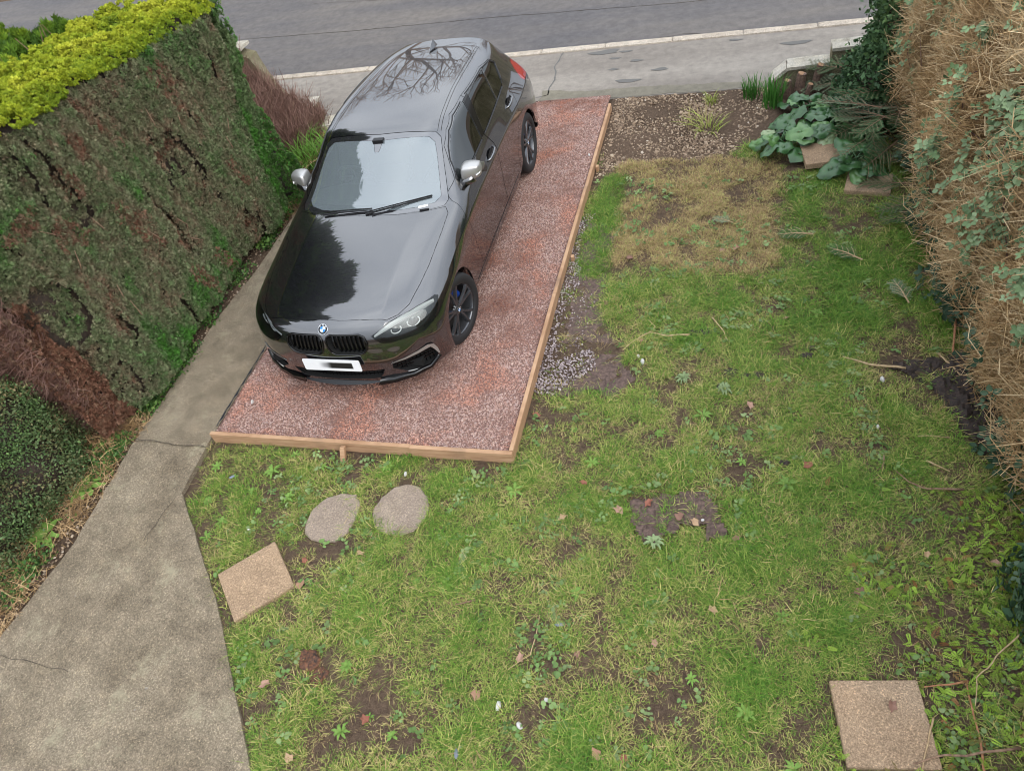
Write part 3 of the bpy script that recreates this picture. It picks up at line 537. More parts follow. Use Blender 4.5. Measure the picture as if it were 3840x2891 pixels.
def build_car():
    root = empty('parked_car', CAR_LOC, CAR_YAW)
    tag(root, 'glossy black five-door hatchback with dark alloy wheels parked on the red gravel', 'car')
    bm = car_shell()
    circ = lambda cx, r: [(cx + r * math.cos(a), .318 + r * math.sin(a)) for a in [2 * math.pi * k / 40 for k in range(40)]]
    hi = lambda lo, ax=1: (lambda c: c[ax] > lo)
    OUT = [  # label, view, outline, which faces may be touched
        ('arch', 'side', circ(0, .352), hi(.5)), ('arch', 'side', circ(-2.69, .352), hi(.5)),
        ('window_f', 'side', O_WINF, hi(.57)), ('window_r', 'side', O_WINR, hi(.57)), ('quarter', 'side', O_QTR, hi(.57)), ('bpillar', 'side', O_BPIL, hi(.57)),
        ('screen_in', 'top', O_SCREEN_IN, hi(.93, 2)), ('screen', 'top', O_SCREEN, hi(.9, 2)), ('hood', 'top', O_HOOD, hi(.66, 2)),
        ('head', 'corner', O_HEAD, hi(.2, 0)), ('kidney', 'front', O_KID, hi(.5, 0)), ('intake', 'corner', O_INT, hi(.35, 0)), ('lower', 'front', O_LOW, hi(.5, 0)),
        ('tail', 'side', O_TAIL, hi(.45)), ('rglass', 'front', O_RGLASS, lambda c: c[0] < -3.0),
        ('door_f', 'side', O_DOORF, lambda c: c[1] > .57 and c[2] < 1.37), ('door_r', 'side', O_DOORR, lambda c: c[1] > .57 and c[2] < 1.37)]
    for lab, view, poly, ok in OUT:
        U, V = Vector(PROJ[view][0]), Vector(PROJ[view][1]); n = len(poly)
        P = [U * a + V * b for a, b in poly]
        ua, va = [p.dot(U) for p in P], [p.dot(V) for p in P]; lo_u, hi_u, lo_v, hi_v = min(ua) - .01, max(ua) + .01, min(va) - .01, max(va) + .01
        cand = set()
        for f in bm.faces:
            c = f.calc_center_median(); a, b_ = c.dot(U), c.dot(V)
            if lo_u - .03 < a < hi_u + .03 and lo_v - .03 < b_ < hi_v + .03 and ok(c): cand.add(f)
        for i in range(n):
            p, q = P[i], P[(i + 1) % n]; d = q - p
            if d.length < 1e-5: continue
            no = (V * d.dot(U) - U * d.dot(V)).normalized()
            au, bu = sorted((ua[i], ua[(i + 1) % n])); av, bv = sorted((va[i], va[(i + 1) % n])); pad = .004
            fs = []
            for f in cand:
                us = [w.co.dot(U) for w in f.verts]; vs = [w.co.dot(V) for w in f.verts]
                if max(us) < au - pad or min(us) > bu + pad or max(vs) < av - pad or min(vs) > bv + pad: continue
                fs.append(f)
            if fs:
                es = {e for f in fs for e in f.edges}; vs_ = {w for f in fs for w in f.verts}
                ret = bmesh.ops.bisect_plane(bm, geom=list(fs) + list(es) + list(vs_), dist=1e-5, plane_co=p, plane_no=no)
                cand = {f for f in cand if f.is_valid} | {g for g in ret['geom'] if isinstance(g, bmesh.types.BMFace)}
                for g in list(ret['geom_cut']):
                    if isinstance(g, bmesh.types.BMEdge) and g.is_valid: cand.update(g.link_faces)
    bm.normal_update(); bm.faces.ensure_lookup_table()
    cen = np.array([f.calc_center_median() for f in bm.faces]); lab_of = np.array(['body'] * len(cen), dtype=object); done = np.zeros(len(cen), bool)
    for lab, view, poly, ok in OUT:
        U, V = np.array(PROJ[view][0]), np.array(PROJ[view][1])
        m = in_poly(cen @ U, cen @ V, poly) & ~done & np.array([ok(c) for c in cen])
        lab_of[m] = lab; done |= m
    bm.verts.ensure_lookup_table(); bm.verts.index_update()
    VC = np.array([v.co for v in bm.verts]); VN = np.array([v.normal for v in bm.verts])
    FL = [tuple(v.index for v in f.verts) for f in bm.faces]; bm.free()
    def part(labs, inset=.0, depth=.0, push=0.0, mirror=None):
        """verts, faces of the faces with these labels; border pulled in and folded back; mirror: None = left, 'R', 'both'"""
        fs = [FL[i] for i in range(len(FL)) if lab_of[i] in labs]
        used = sorted({i for f in fs for i in f}); ix = {a: k for k, a in enumerate(used)}
        v = VC[used].copy(); nn = VN[used]; v += nn * push; fs = [tuple(ix[i] for i in f) for f in fs]
        ec = {}
        for f in fs:
            for a, b in zip(f, f[1:] + f[:1]): ec[(a, b)] = 1
        bd = [e for e in ec if (e[1], e[0]) not in ec]
        off = np.zeros_like(v); cnt = np.zeros(len(v)); isb = np.zeros(len(v), bool)
        for a, b in bd:
            if abs(v[a][1]) < 1e-4 and abs(v[b][1]) < 1e-4: continue
            d = v[b] - v[a]; L = np.linalg.norm(d)
            if L < 1e-7: continue
            w = np.cross(nn[a] + nn[b], d); w /= max(np.linalg.norm(w), 1e-9)
            for k in (a, b): off[k] += w; cnt[k] += 1; isb[k] = True
        off[isb] /= np.maximum(np.linalg.norm(off[isb], axis=1), .6)[:, None]
        ctr = np.abs(v[:, 1]) < 1e-4; off[ctr, 1] = 0
        v += off * inset
        V = v.tolist(); F = list(fs)
        if depth:
            mp = {}
            for a in np.nonzero(isb)[0]: mp[a] = len(V); V.append((v[a] - nn[a] * depth).tolist())
            F += [(a, mp[a], mp[b], b) for a, b in bd if a in mp and b in mp and not (abs(v[a][1]) < 1e-4 and abs(v[b][1]) < 1e-4)]
        V = np.array(V)
        if mirror == 'R': V = V * [1, -1, 1]; F = [tuple(reversed(f)) for f in F]
        if mirror == 'both':
            n = len(V); W = V * [1, -1, 1]; mp = [i if abs(V[i][1]) < 1e-4 else n + i for i in range(n)]
            F = F + [tuple(mp[i] for i in reversed(f)) for f in F]; V = np.concatenate([V, W])
        return V, F, (v, bd)
    def put(name, labs, mat, parent=root, **kw):
        V, F, _ = part(labs, **kw)
        me = mesh(name, V, F, mat, True); b = bmesh.new(); b.from_mesh(me)
        bmesh.ops.delete(b, geom=[q for q in b.verts if not q.link_faces], context='VERTS'); b.to_mesh(me); b.free()
        me.polygons.foreach_set('use_smooth', [True] * len(me.polygons)); me.set_sharp_from_angle(angle=math.radians(50)); me.update()
        return obj(name, me, parent)
    GAP = .0028
    put('body_shell', {'body'}, M_PAINT, inset=GAP * .6, depth=.02, mirror='both')
    put('bonnet', {'hood'}, M_PAINT, inset=GAP, depth=.016, mirror='both')
    put('inner_frame', {'body', 'hood', 'door_f', 'door_r', 'bpillar'}, M_VOID, push=-.014, mirror='both')
    scr = put('windscreen', {'screen_in'}, M_SCREEN, mirror='both', push=-.002)
    put('glass_border', {'screen'}, M_FRIT, scr, inset=.003, depth=.01, mirror='both', push=-.002)
    put('rear_window', {'rglass'}, M_SIDEGLASS, mirror='both')
    for s, mr in ((1, None), (-1, 'R')):
        d1 = put('door', {'door_f'}, M_PAINT, inset=GAP, depth=.016, mirror=mr); d2 = put('door', {'door_r'}, M_PAINT, inset=GAP, depth=.016, mirror=mr)
        put('window', {'window_f'}, M_SIDEGLASS, d1, mirror=mr, push=-.004); put('window', {'window_r'}, M_SIDEGLASS, d2, mirror=mr, push=-.004)
        put('quarter_window', {'quarter'}, M_SIDEGLASS, d2, mirror=mr, push=-.004); put('pillar_cover', {'bpillar'}, M_GLOSSBLK, d1, mirror=mr, inset=.002, depth=.008)
        for dd, x0, z0 in ((d1, -1.525, .888), (d2, -2.40, .945)):
            h = MB(); yy = .846 if dd is d1 else .822
            pts = [(x0 + .115, s * (yy + .0), z0 - .012), (x0 + .08, s * (yy + .03), z0 - .008), (x0, s * (yy + .036), z0), (x0 - .08, s * (yy + .03), z0 + .008), (x0 - .115, s * (yy - .002), z0 + .012)]
            h.tube(pts, [.011, .013, .0135, .013, .011], 8); hd = h.build('handle', M_PAINT, dd, True)
            b = MB(); n = 14
            b.add([(x0 + .085 * math.cos(a), s * (yy + .004), z0 + .034 * math.sin(a) - .09 * .085 * math.cos(a)) for a in [2 * math.pi * k / n for k in range(n)]], [tuple(range(n))])
            b.build('handle_recess', M_VOID, hd)
        put('tail_light', {'tail'}, M_RED, inset=.003, depth=.015, mirror=mr)
        # ---- head lamp: lens, bowl, eyebrow strip, two ring lamps
        V, F, (hv, hbd) = part({'head'}, mirror=mr)
        lens = obj('headlight', mesh('headlight', V, F, M_LENS, True), root)
        tag(lens, None)
        Vb, Fb, _ = part({'head'}, mirror=mr); cx = np.array([.52, s * .62, .655]); Vb = cx + (Vb - cx) * .93 + np.array([-.06, -s * .035, -.012])
        bowl = obj('lamp_bowl', mesh('lamp_bowl', Vb, Fb, plain('lamp_bowl_grey', (.05, .055, .055), .2, Metallic=.6), True), lens)
        wall = MB(); hv2 = hv * [1, s, 1]; bw = cx + (hv2 - cx) * .93 + np.array([-.06, -s * .035, -.012])
        for a, b_ in hbd: wall.add([hv2[a], hv2[b_], bw[b_], bw[a]], [(0, 1, 2, 3)])
        wall.build('lamp_wall', M_BLACK, lens)
        top = [(.728, .425, .658), (.69, .49, .690), (.63, .56, .706), (.56, .63, .712), (.48, .70, .712), (.40, .765, .705), (.33, .815, .694)]
        wid = [.009, .024, .032, .036, .037, .032, .016]
        eb = MB(); L = []
        for (x, y, z), w in zip(top, wid): L += [(x - .012, s * (y - .008), z + w * .55), (x - .001, s * (y - .001), z - w * .75), (x - .02, s * (y - .012), z - w)]
        eb.add(L, [(3 * i + a, 3 * i + b_, 3 * i + 3 + b_, 3 * i + 3 + a) for i in range(len(top) - 1) for a, b_ in ((0, 1), (1, 2))])
        eb.build('light_strip', M_WHITE, lens, True)  # real strip; its bright white imitates mirrored sky
        for (x, y, z, r) in ((.615, .565, .638, .036), (.515, .68, .640, .046)):
            ax = Vector((.78, s * .6, .12)).normalized(); e1 = ax.orthogonal().normalized(); e2 = ax.cross(e1); c0 = Vector((x, s * y, z))
            u1 = Vector((0, 0, 1)); u1 = (u1 - ax * u1.dot(ax)).normalized(); u2 = ax.cross(u1)
            rg = MB(); rg.tube([c0 + (u2 * math.cos(a) * 1.15 + u1 * math.sin(a) * .9) * r for a in [math.radians(k) for k in range(150, 391, 20)]], .0055, 6); ring = rg.build('lamp_ring', M_WHITE, lens, True)
            bl = MB(); nn = 14
            for k, rr, dd in ((0, r * .72, 0), ): bl.add([c0 - ax * .01 + (u2 * math.cos(a) + u1 * math.sin(a)) * rr for a in [2 * math.pi * q / nn for q in range(nn)]] + [c0 + ax * .012], [(q, (q + 1) % nn, nn) for q in range(nn)])
            bl.build('projector', plain('projector_glass', (.06, .065, .07), .05, Coat_Weight=1.0), ring, True)
        # ---- side intake with silver blade and mesh
        def recess(lab, name, back, mat_back, frame=None, fr=.006, parent=root):
            V, F, (v0, bd) = part({lab}, mirror=mr); dv = np.array(back) * [1, s, 1]
            m = MB(); m.add([tuple(p) for p in V + dv], F)
            vv = v0 * [1, s, 1]
            for a, b_ in bd:
                if abs(vv[a][1]) < 1e-4 and abs(vv[b_][1]) < 1e-4: continue
                m.add([vv[a], vv[b_], vv[b_] + dv, vv[a] + dv], [(0, 1, 2, 3)])
            o = m.build(name, mat_back, parent)
            # order the border into a loop for a frame
            nx = {a: b_ for a, b_ in bd}; st = bd[0][0]; lp = [st]; k = nx.get(st)
            while k is not None and k != st and len(lp) < 5000: lp.append(k); k = nx.get(k)
            return o, [Vector(vv[i]) for i in lp]
        it, lp = recess('intake', 'side_intake', (-.05, -.03, 0), M_VOID)
        bl = MB(); blade_top = [(.752, .485, .395), (.70, .60, .418), (.64, .69, .436), (.58, .765, .452), (.545, .80, .43), (.528, .815, .37), (.525, .818, .31)]
        wv = [.006, .020, .030, .036, .036, .030, .012]; L = []
        for i, ((x, y, z), w) in enumerate(zip(blade_top, wv)):
            down = Vector((0, 0, -1)) if i < 4 else (Vector((.5, -.6, -.5)) if i == 4 else Vector((.55, -.8, -.1)))
            down.normalize(); p = Vector((x, y, z)); q = p + down * w; o_ = Vector((.006, .006, 0))
            for r_ in (p + o_, q + o_ * .7, q - o_ * 3): L.append((r_.x, s * r_.y, r_.z))
        n7 = len(blade_top)
        bl.add(L, [(3 * i + a, 3 * i + b_, 3 * i + 3 + b_, 3 * i + 3 + a) for i in range(n7 - 1) for a, b_ in ((0, 1), (1, 2))])
        bl.build('silver_blade', M_SATIN, it)
        lb = MB(); lb.tube([(x, s * y, z) for x, y, z in ((.535, .805, .285), (.58, .768, .25), (.645, .688, .24), (.715, .59, .268))], .006, 6); lb.build('lower_trim', M_SATIN, it, True)
        def mesh_bars(pts_u, pts_v, mat, parent, name, r=.004):
            m = MB()
            for l in pts_u + pts_v: m.tube([(x, s * y, z) for x, y, z in l], r, 4, False)
            return m.build(name, mat, parent)
        rowsI = [[(.735 - .19 * t, .50 + .28 * t, z0 + .02 * t) for t in (0, .33, .66, 1)] for z0 in (.30, .33, .36, .39)]
        colsI = [[(.72 - .19 * t, .485 + .28 * t, .25), (.72 - .19 * t, .485 + .28 * t, .43)] for t in np.linspace(.08, .98, 10)]
        mesh_bars(rowsI, colsI, M_GLOSSBLK, it, 'honeycomb_mesh', .0045)
        # ---- kidney: frame and eight upright slats
        kd, lp = recess('kidney', 'kidney_grille', (-.055, 0, 0), M_VOID)
        lp2 = lp[::2]; f_ = MB(); f_.tube([p + Vector((.004, 0, 0)) for p in lp2] + [lp2[0] + Vector((.004, 0, 0)), lp2[1] + Vector((.004, 0, 0))], .0085, 6, False); f_.build('grille_frame', M_GLOSSBLK, kd, True)
        for k in range(8):
            t = (k + .6) / 8; y0 = .035 + .30 * t; zt = .698 - .012 * max(0, t - .7); zb = .533 + (.03 if k == 0 else 0) + (.02 if k == 7 else 0)
            g = MB(); L = []
            for z in np.linspace(zt, zb, 5):
                q = (zt - z) / (zt - zb); x = .742 + .05 * q - .02 * t * t - .012 + .008 * math.sin(q * 3.14); yy = y0 + .012 * q
                L += [(x, s * (yy - .006), z), (x, s * (yy + .006), z), (x - .05, s * (yy + .006), z), (x - .05, s * (yy - .006), z)]
            g.add(L, [(4 * i + a, 4 * i + (a + 1) % 4, 4 * i + 4 + (a + 1) % 4, 4 * i + 4 + a) for i in range(4) for a in range(4)]); g.build('slat', M_GLOSSBLK, kd)
        # ---- wing mirror
        mr_ = empty('tmp', (0, 0, 0)); bpy.data.objects.remove(mr_)
        bmm = bmesh.new(); bmesh.ops.create_cube(bmm, size=1.0); bmesh.ops.subdivide_edges(bmm, edges=bmm.edges, cuts=5, use_grid_fill=True)
        for v in bmm.verts:
            p = v.co; q = Vector((p.x, p.y, p.z)).normalized() * .5; c = p.lerp(q * 1.15, .55)
            t = c.y + .5                                           # 0 inner .. 1 outer
            x = c.x * (.17 - .05 * t) - .03 * t; z = c.z * (.155 - .04 * t) + .010 * t; y = .775 + .165 * t
            v.co = Vector((-.965 + x, s * y, 1.05 + z))
        if s < 0: bmesh.ops.reverse_faces(bmm, faces=bmm.faces)
        cap = bm_mesh('mirror_cap', bmm, M_SATIN, True); mo = obj('wing_mirror', cap, root)
        ft = MB(); ft.tube([(-.90, s * .755, .965), (-.925, s * .82, .985), (-.945, s * .87, 1.01)], [.05, .042, .05], 8); ft.build('mirror_foot', M_PAINT, mo, True)
        mg = MB(); L = [(-1.048 + .01, s * y, 1.045 + z) for y, z in ((.80, .06), (.80, -.055), (.97, -.045), (.985, .0), (.965, .055))]
        mg.add(L, [(0, 1, 2, 3, 4)]); mg.build('mirror_glass', M_CHROME, mo)
        ind = MB(); ind.tube([(-.915, s * .912, 1.04), (-.95, s * .934, 1.045), (-.99, s * .938, 1.05)], .006, 6); ind.build('indicator', M_WHITE, mo, True)
        # ---- roof seam strip and belt trim, laid on the body
        from mathutils.bvhtree import BVHTree
        bv = BVHTree.FromPolygons([tuple(p) for p in VC], FL)
        def ribbon(name, pts, view, mat, r, parent=root, lift=.0):
            out = []
            for a, b_ in zip(pts[:-1], pts[1:]):
                for k in range(6):
                    p = (a[0] + (b_[0] - a[0]) * k / 6, a[1] + (b_[1] - a[1]) * k / 6)
                    h = bv.ray_cast(Vector((p[0], p[1], 3)), Vector((0, 0, -1))) if view == 'top' else bv.ray_cast(Vector((p[0], 3, p[1])), Vector((0, -1, 0)))
                    if h[0]: out.append(Vector((h[0].x, s * h[0].y, h[0].z)) + Vector((h[1].x, s * h[1].y, h[1].z)) * lift)
            m = MB(); m.tube(out, r, 5); return m.build(name, mat, parent, True)
        ribbon('roof_seam', [(-1.215, .535), (-1.40, .52), (-1.87, .497), (-2.4, .485), (-2.92, .462)], 'top', M_VOID, .0032, lift=-.0015)
        ribbon('roof_seam', [(-1.225, .563), (-1.40, .548), (-1.87, .525), (-2.4, .513), (-2.92, .488)], 'top', M_VOID, .0032, lift=-.0015)
        ribbon('belt_trim', [(-.90, 1.006), (-1.2, 1.006), (-1.62, 1.022)], 'side', M_BLACK, .008, d1); ribbon('belt_trim', [(-1.66, 1.024), (-2.22, 1.052), (-2.54, 1.066)], 'side', M_BLACK, .008, d2)
        ribbon('window_trim', [(-.87, 1.03), (-1.0, 1.15), (-1.11, 1.222), (-1.25, 1.293), (-1.43, 1.337), (-1.70, 1.351)], 'side', M_BLACK, .007, d1); ribbon('window_trim', [(-1.80, 1.352), (-2.35, 1.331), (-2.61, 1.289), (-2.70, 1.228), (-2.56, 1.072)], 'side', M_BLACK, .007, d2)
        ribbon('sill_line', [(-.45, .262), (-1.4, .275), (-2.26, .29)], 'side', M_VOID, .003)
        # ---- bumper corner blade above the lip
        cb = MB(); P0 = [(.80, .36, .245), (.765, .47, .262), (.70, .62, .255), (.615, .745, .262), (.535, .82, .30)]; P1 = [(.828, .34, .205), (.79, .48, .205), (.712, .64, .21), (.622, .763, .228), (.538, .833, .285)]; P2 = [(.79, .36, .185), (.755, .47, .185), (.69, .62, .19), (.60, .745, .21), (.53, .81, .27)]
        L = [(x, s * y, z) for a in zip(P0, P1, P2) for x, y, z in a]
        cb.add(L, [(3 * i + a, 3 * i + (a + 1) % 3, 3 * i + 3 + (a + 1) % 3, 3 * i + 3 + a) for i in range(4) for a in range(3)] + [(0, 1, 2), (12, 14, 13)]); cb.build('splitter_blade', M_GLOSSBLK, root, True)
    # ---- lower grille, both halves in one opening
    for mr, s in ((None, 1), ('R', -1)): pass
    V, F, (v0, bd) = part({'lower'}, mirror='both'); m = MB(); m.add([tuple(p) for p in V + np.array([-.05, 0, 0])], F)
    for s in (1, -1):
        for a, b_ in bd:
            p, q = v0[a] * [1, s, 1], v0[b_] * [1, s, 1]
            if abs(p[1]) < 1e-4 and abs(q[1]) < 1e-4: continue
            m.add([p, q, q + [-.05, 0, 0], p + [-.05, 0, 0]], [(0, 1, 2, 3)])
    lg = m.build('lower_grille', M_VOID, root); mb = MB()
    for z in (.265, .29, .315): mb.tube([(.77 - .1 * (y / .42) ** 2 * .5, y, z) for y in np.linspace(-.40, .40, 9)], .0045, 4, False)
    for k, y in enumerate(np.linspace(-.39, .39, 24)): mb.tube([(.768 - .05 * (y / .42) ** 2, y, .25), (.768 - .05 * (y / .42) ** 2, y + .012 * (-1) ** k, .337)], .004, 4, False)
    mb.build('honeycomb_mesh', M_GLOSSBLK, lg)
    lip = MB(); L = []
    for y in np.linspace(-.36, .36, 13):
        x = .842 - .10 * (y / .5) ** 2
        L += [(x - .05, y, .245), (x, y, .205), (x - .05, y, .188)]
    lip.add(L, [(3 * i + a, 3 * i + (a + 1) % 3, 3 * i + 3 + (a + 1) % 3, 3 * i + 3 + a) for i in range(12) for a in range(3)]); lip.build('front_splitter', M_BLACK, root)
    # ---- number plate, roundel
    pl = bmesh.new(); bmesh.ops.create_cube(pl, size=1.0); bmesh.ops.scale(pl, vec=(.008, .52, .111), verts=pl.verts); bmesh.ops.bevel(pl, geom=[e for e in pl.edges if abs(e.verts[0].co.x - e.verts[1].co.x) > .004], offset=.006, segments=2, affect='EDGES')
    po = obj('number_plate', bm_mesh('number_plate', pl, M_PLATE), root); po.location = (.832, 0, .432); po.rotation_euler = (0, math.radians(-6), 0)
    def roundel(name, loc, nrm, r, parent):
        nrm = Vector(nrm).normalized(); M = nrm.to_track_quat('Z', 'Y').to_matrix().to_4x4(); M.translation = Vector(loc)
        def disc(nm, r0, r1, z, mat, par, a0=0, a1=2 * math.pi, n=32):
            m = MB(); L = []
            for k in range(n + 1):
                a = a0 + (a1 - a0) * k / n
                L += [M @ Vector((r0 * math.cos(a), r0 * math.sin(a), z)), M @ Vector((r1 * math.cos(a), r1 * math.sin(a), z))]
            m.add(L, [(2 * i, 2 * i + 1, 2 * i + 3, 2 * i + 2) for i in range(n)]); return m.build(nm, mat, par)
        base = MB(); base.tube([M @ Vector((0, 0, -.004)), M @ Vector((0, 0, .0025))], r, 32); b = base.build(name, M_CHROME, parent)
        disc('black_ring', r * .60, r * .93, .0035, M_GLOSSBLK, b)
        for k in range(4): disc('quadrant', .0, r * .58, .0035, M_BLUE if k % 2 else M_WHITE, b, k * math.pi / 2, (k + 1) * math.pi / 2, 8)
        for ch, a in (('B', 138), ('M', 90), ('W', 42)):
            cu_ = bpy.data.curves.new('letter', 'FONT'); cu_.body = ch; cu_.size = r * .42; cu_.align_x = 'CENTER'; cu_.align_y = 'CENTER'
            t = bpy.data.objects.new('letter', cu_); COL.objects.link(t); bpy.context.view_layer.update()
            me = bpy.data.meshes.new_from_object(t.evaluated_get(bpy.context.evaluated_depsgraph_get())); bpy.data.objects.remove(t)
            aa = math.radians(a); T = M @ Matrix.Translation((r * .765 * math.cos(aa), r * .765 * math.sin(aa), .0045)) @ Matrix.Rotation(aa - math.pi / 2, 4, 'Z')
            me.transform(T); me.materials.clear(); me.materials.append(M_WHITE); obj('letter', me, b)
    roundel('roundel', (.733, 0, .737), (.62, 0, .78), .043, root)
    # ---- wipers, aerial fin, plenum cover
    for pts in ([(-.47, -.42, .985), (-.485, -.26, .995), (-.50, .05, 1.0)], [(-.46, .0, .985), (-.52, .22, 1.005), (-.66, .57, 1.008)]):
        w = MB(); w.tube(pts, [.009, .008, .005], 6); wo = w.build('wiper', M_BLACK, root)
        bl = MB(); a, b_ = Vector(pts[1]), Vector(pts[2]); bl.tube([a.lerp(b_, -.5) + Vector((-.02, 0, .006)), b_ + Vector((-.014, 0, .006))], .0055, 5); bl.build('wiper_blade', M_VOID, wo)
    ft = MB(); prof = [(0, .035), (.06, .03), (.12, .018), (.17, .006)]
    L = []
    for k, (dx, hw) in enumerate(prof):
        z = 1.392 + .002 * k; h = (.062, .045, .02, .004)[k]
        L += [(-2.86 + dx, -hw, z), (-2.86 + dx, 0, z + h), (-2.86 + dx, hw, z)]
    ft.add(L, [(3 * i + a, 3 * i + a + 1, 3 * i + 4 + a, 3 * i + 3 + a) for i in range(3) for a in range(2)] + [(0, 2, 1)]); ft.build('aerial_fin', M_PAINT, root)
    cv = MB(); cv.add([(-.44, y, .972 - .03 * (y / .66) ** 2 * 2) if k == 0 else (-.60 - .1 * (y / .66) ** 2, y, .985 - .02 * (y / .66) ** 2) for y in np.linspace(-.66, .66, 13) for k in (0, 1)], [(2 * i, 2 * i + 1, 2 * i + 3, 2 * i + 2) for i in range(12)])
    cv.build('plenum_cover', M_BLACK, root)
    st = MB(); st.box((-.545, .52, .992), (.03, .085, .002), Matrix.Rotation(math.radians(18), 3, 'Z')); st.build('washer_sticker', M_WHITE, root)
    mp = MB(); mp.box((-1.10, 0.0, 1.285), (.05, .10, .10)); mp.build('mirror_mount', M_BLACK, root)
    # ---- cabin seen through the glass
    ds = MB(); L = []
    for y in np.linspace(-.68, .68, 13):
        bmp = .035 * math.exp(-((y + .36) / .2) ** 2)
        for x, z in ((-.58, .955), (-.72, .975 + bmp * .5), (-.90, .985 + bmp), (-1.0, .95 + bmp), (-1.02, .80)): L.append((x, y, z - .03 * (y / .68) ** 2))
    ds.add(L, [(5 * i + a, 5 * i + a + 1, 5 * i + 6 + a, 5 * i + 5 + a) for i in range(12) for a in range(4)]); ds.build('dashboard', M_INT, root, True)
    sw = MB(); c0 = Vector((-1.12, -.36, .95)); ax = Vector((.9, 0, -.42)).normalized(); e1 = Vector((0, 1, 0)); e2 = ax.cross(e1)
    sw.tube([c0 + (e1 * math.cos(a) + e2 * math.sin(a)) * .175 for a in [2 * math.pi * k / 24 for k in range(25)]], .015, 8, False)
    sw.tube([c0 - e1 * .17, c0 + e1 * .17], .02, 6); sw.tube([c0, c0 + e2 * .17], .018, 6); sw.tube([c0 + ax * -.02, c0 + ax * .2], .05, 8); sw.build('steering_wheel', M_INT, root, True)
    for s in (1, -1):
        se = bmesh.new()
        for c, d in (((-1.55, s * .36, .62), (.5, .48, .16)), ((-1.85, s * .36, .92), (.14, .46, .55)), ((-1.9, s * .36, 1.235), (.09, .25, .15))):
            r = bmesh.ops.create_cube(se, size=1.0); bmesh.ops.scale(se, vec=d, verts=r['verts']); bmesh.ops.translate(se, vec=c, verts=r['verts'])
        bmesh.ops.bevel(se, geom=se.edges[:], offset=.04, segments=3, affect='EDGES'); obj('seat', bm_mesh('seat', se, M_INT, True), root)
    fl = MB(); fl.box((-1.35, 0, .30), (4.0, 1.40, .06)); fl.box((-1.35 - 1.25, 0, .80), (.12, 1.3, .6)); fl.build('floor_pan', M_VOID, root)
    # ---- wheels
    def lathe(prof, n=48, s=1):
        V = []; F = []
        for r, y in prof: V += [(r * math.cos(a), s * y, r * math.sin(a)) for a in [2 * math.pi * k / n for k in range(n)]]
        for i in range(len(prof) - 1): F += [(i * n + k, i * n + (k + 1) % n, (i + 1) * n + (k + 1) % n, (i + 1) * n + k) for k in range(n)]
        return V, F
    for ax_, steer in ((0.0, -13.0), (-2.69, 0)):
        for s in (1, -1):
            yo = .86 if ax_ == 0 else .872                     # outer face of the tyre
            w = empty('wheel', (ax_, s * (yo - .11), .318), math.radians(steer)); w.parent = root
            ty = MB(); ty.add(*lathe([(.228, -.10), (.236, -.112), (.29, -.115), (.312, -.10), (.3185, -.075), (.3185, -.03), (.314, -.027), (.3185, -.024), (.3185, .024), (.314, .027), (.3185, .03), (.3185, .075), (.312, .10), (.30, .11), (.27, .118), (.262, .1155), (.24, .114), (.232, .106), (.228, .09)], 56, s)); ty.build('tyre', M_RUBBER, w, True)
            rm = MB(); rm.add(*lathe([(.229, .104), (.236, .107), (.238, .100), (.229, .097), (.222, .085), (.215, .0), (.222, -.10)], 56, s)); rim = rm.build('rim', M_RIM, w, True)
            bd_ = MB(); bd_.add(*lathe([(.0, .0), (.16, .0), (.16, -.02), (.21, -.03)], 32, s)); bd_.build('brake_disc', plain('brake_disc_steel', (.10, .10, .10), .4, Metallic=.8), w)
            cp = MB(); cp.tube([(.14 * math.cos(a), s * .012, .14 * math.sin(a)) for a in [math.radians(k) for k in (100, 120, 140, 160)]], .032, 6); cp.build('brake_caliper', M_CALIPER, w)
            for k in range(5):
                a0 = math.radians(90 + 72 * k + (14 if ax_ else 0)); sp = MB()
                for sg in (-1, 1):
                    L = []
                    for t, r in enumerate((.035, .09, .15, .20, .228)):
                        a = a0 + sg * (0.10 + .13 * (r / .228) ** 1.4) * (1.0 if r > .05 else .5); hw = (.020, .0165, .015, .016, .020)[t] * (1 if t else .8); y = (.086, .092, .094, .097, .099)[t]
                        ca, sa = math.cos(a), math.sin(a); tx, tz = -sa, ca
                        for dw, dy in ((-hw, -.022), (-hw * .55, 0), (hw * .55, 0), (hw, -.022)): L.append((r * ca + tx * dw, s * (y + dy), r * sa + tz * dw))
                    sp.add(L, [(4 * i + b0, 4 * i + b0 + 1, 4 * i + 5 + b0, 4 * i + 4 + b0) for i in range(4) for b0 in range(3)])
                sp.build('spoke', M_RIM, rim)
            hb = MB(); hb.add(*lathe([(0, .094), (.032, .094), (.05, .086), (.062, .07)], 24, s)); hb.build('hub', M_RIM, rim, True)
            roundel('centre_cap', (0, s * .095, 0), (0, s, 0), .029, rim)
            for k in range(5):
                a = math.radians(54 + 72 * k); b5 = MB(); b5.tube([(.056 * math.cos(a), s * .06, .056 * math.sin(a)), (.056 * math.cos(a), s * .082, .056 * math.sin(a))], .009, 6); b5.build('wheel_bolt', M_BLACK, rim)
    for cx in (0, -2.69):                                       # wheel-arch liners
        for s in (1, -1):
            V, F = lathe([(.345, .81), (.36, .79), (.36, .56), (.05, .55)], 40, s); m = MB(); F = [f for f in F if min(V[i][2] for i in f) > .0]; m.add([(cx + x, y, .318 + z) for x, y, z in V], F); m.build('arch_liner', M_VOID, root, True)
    return root
CAR = build_car()
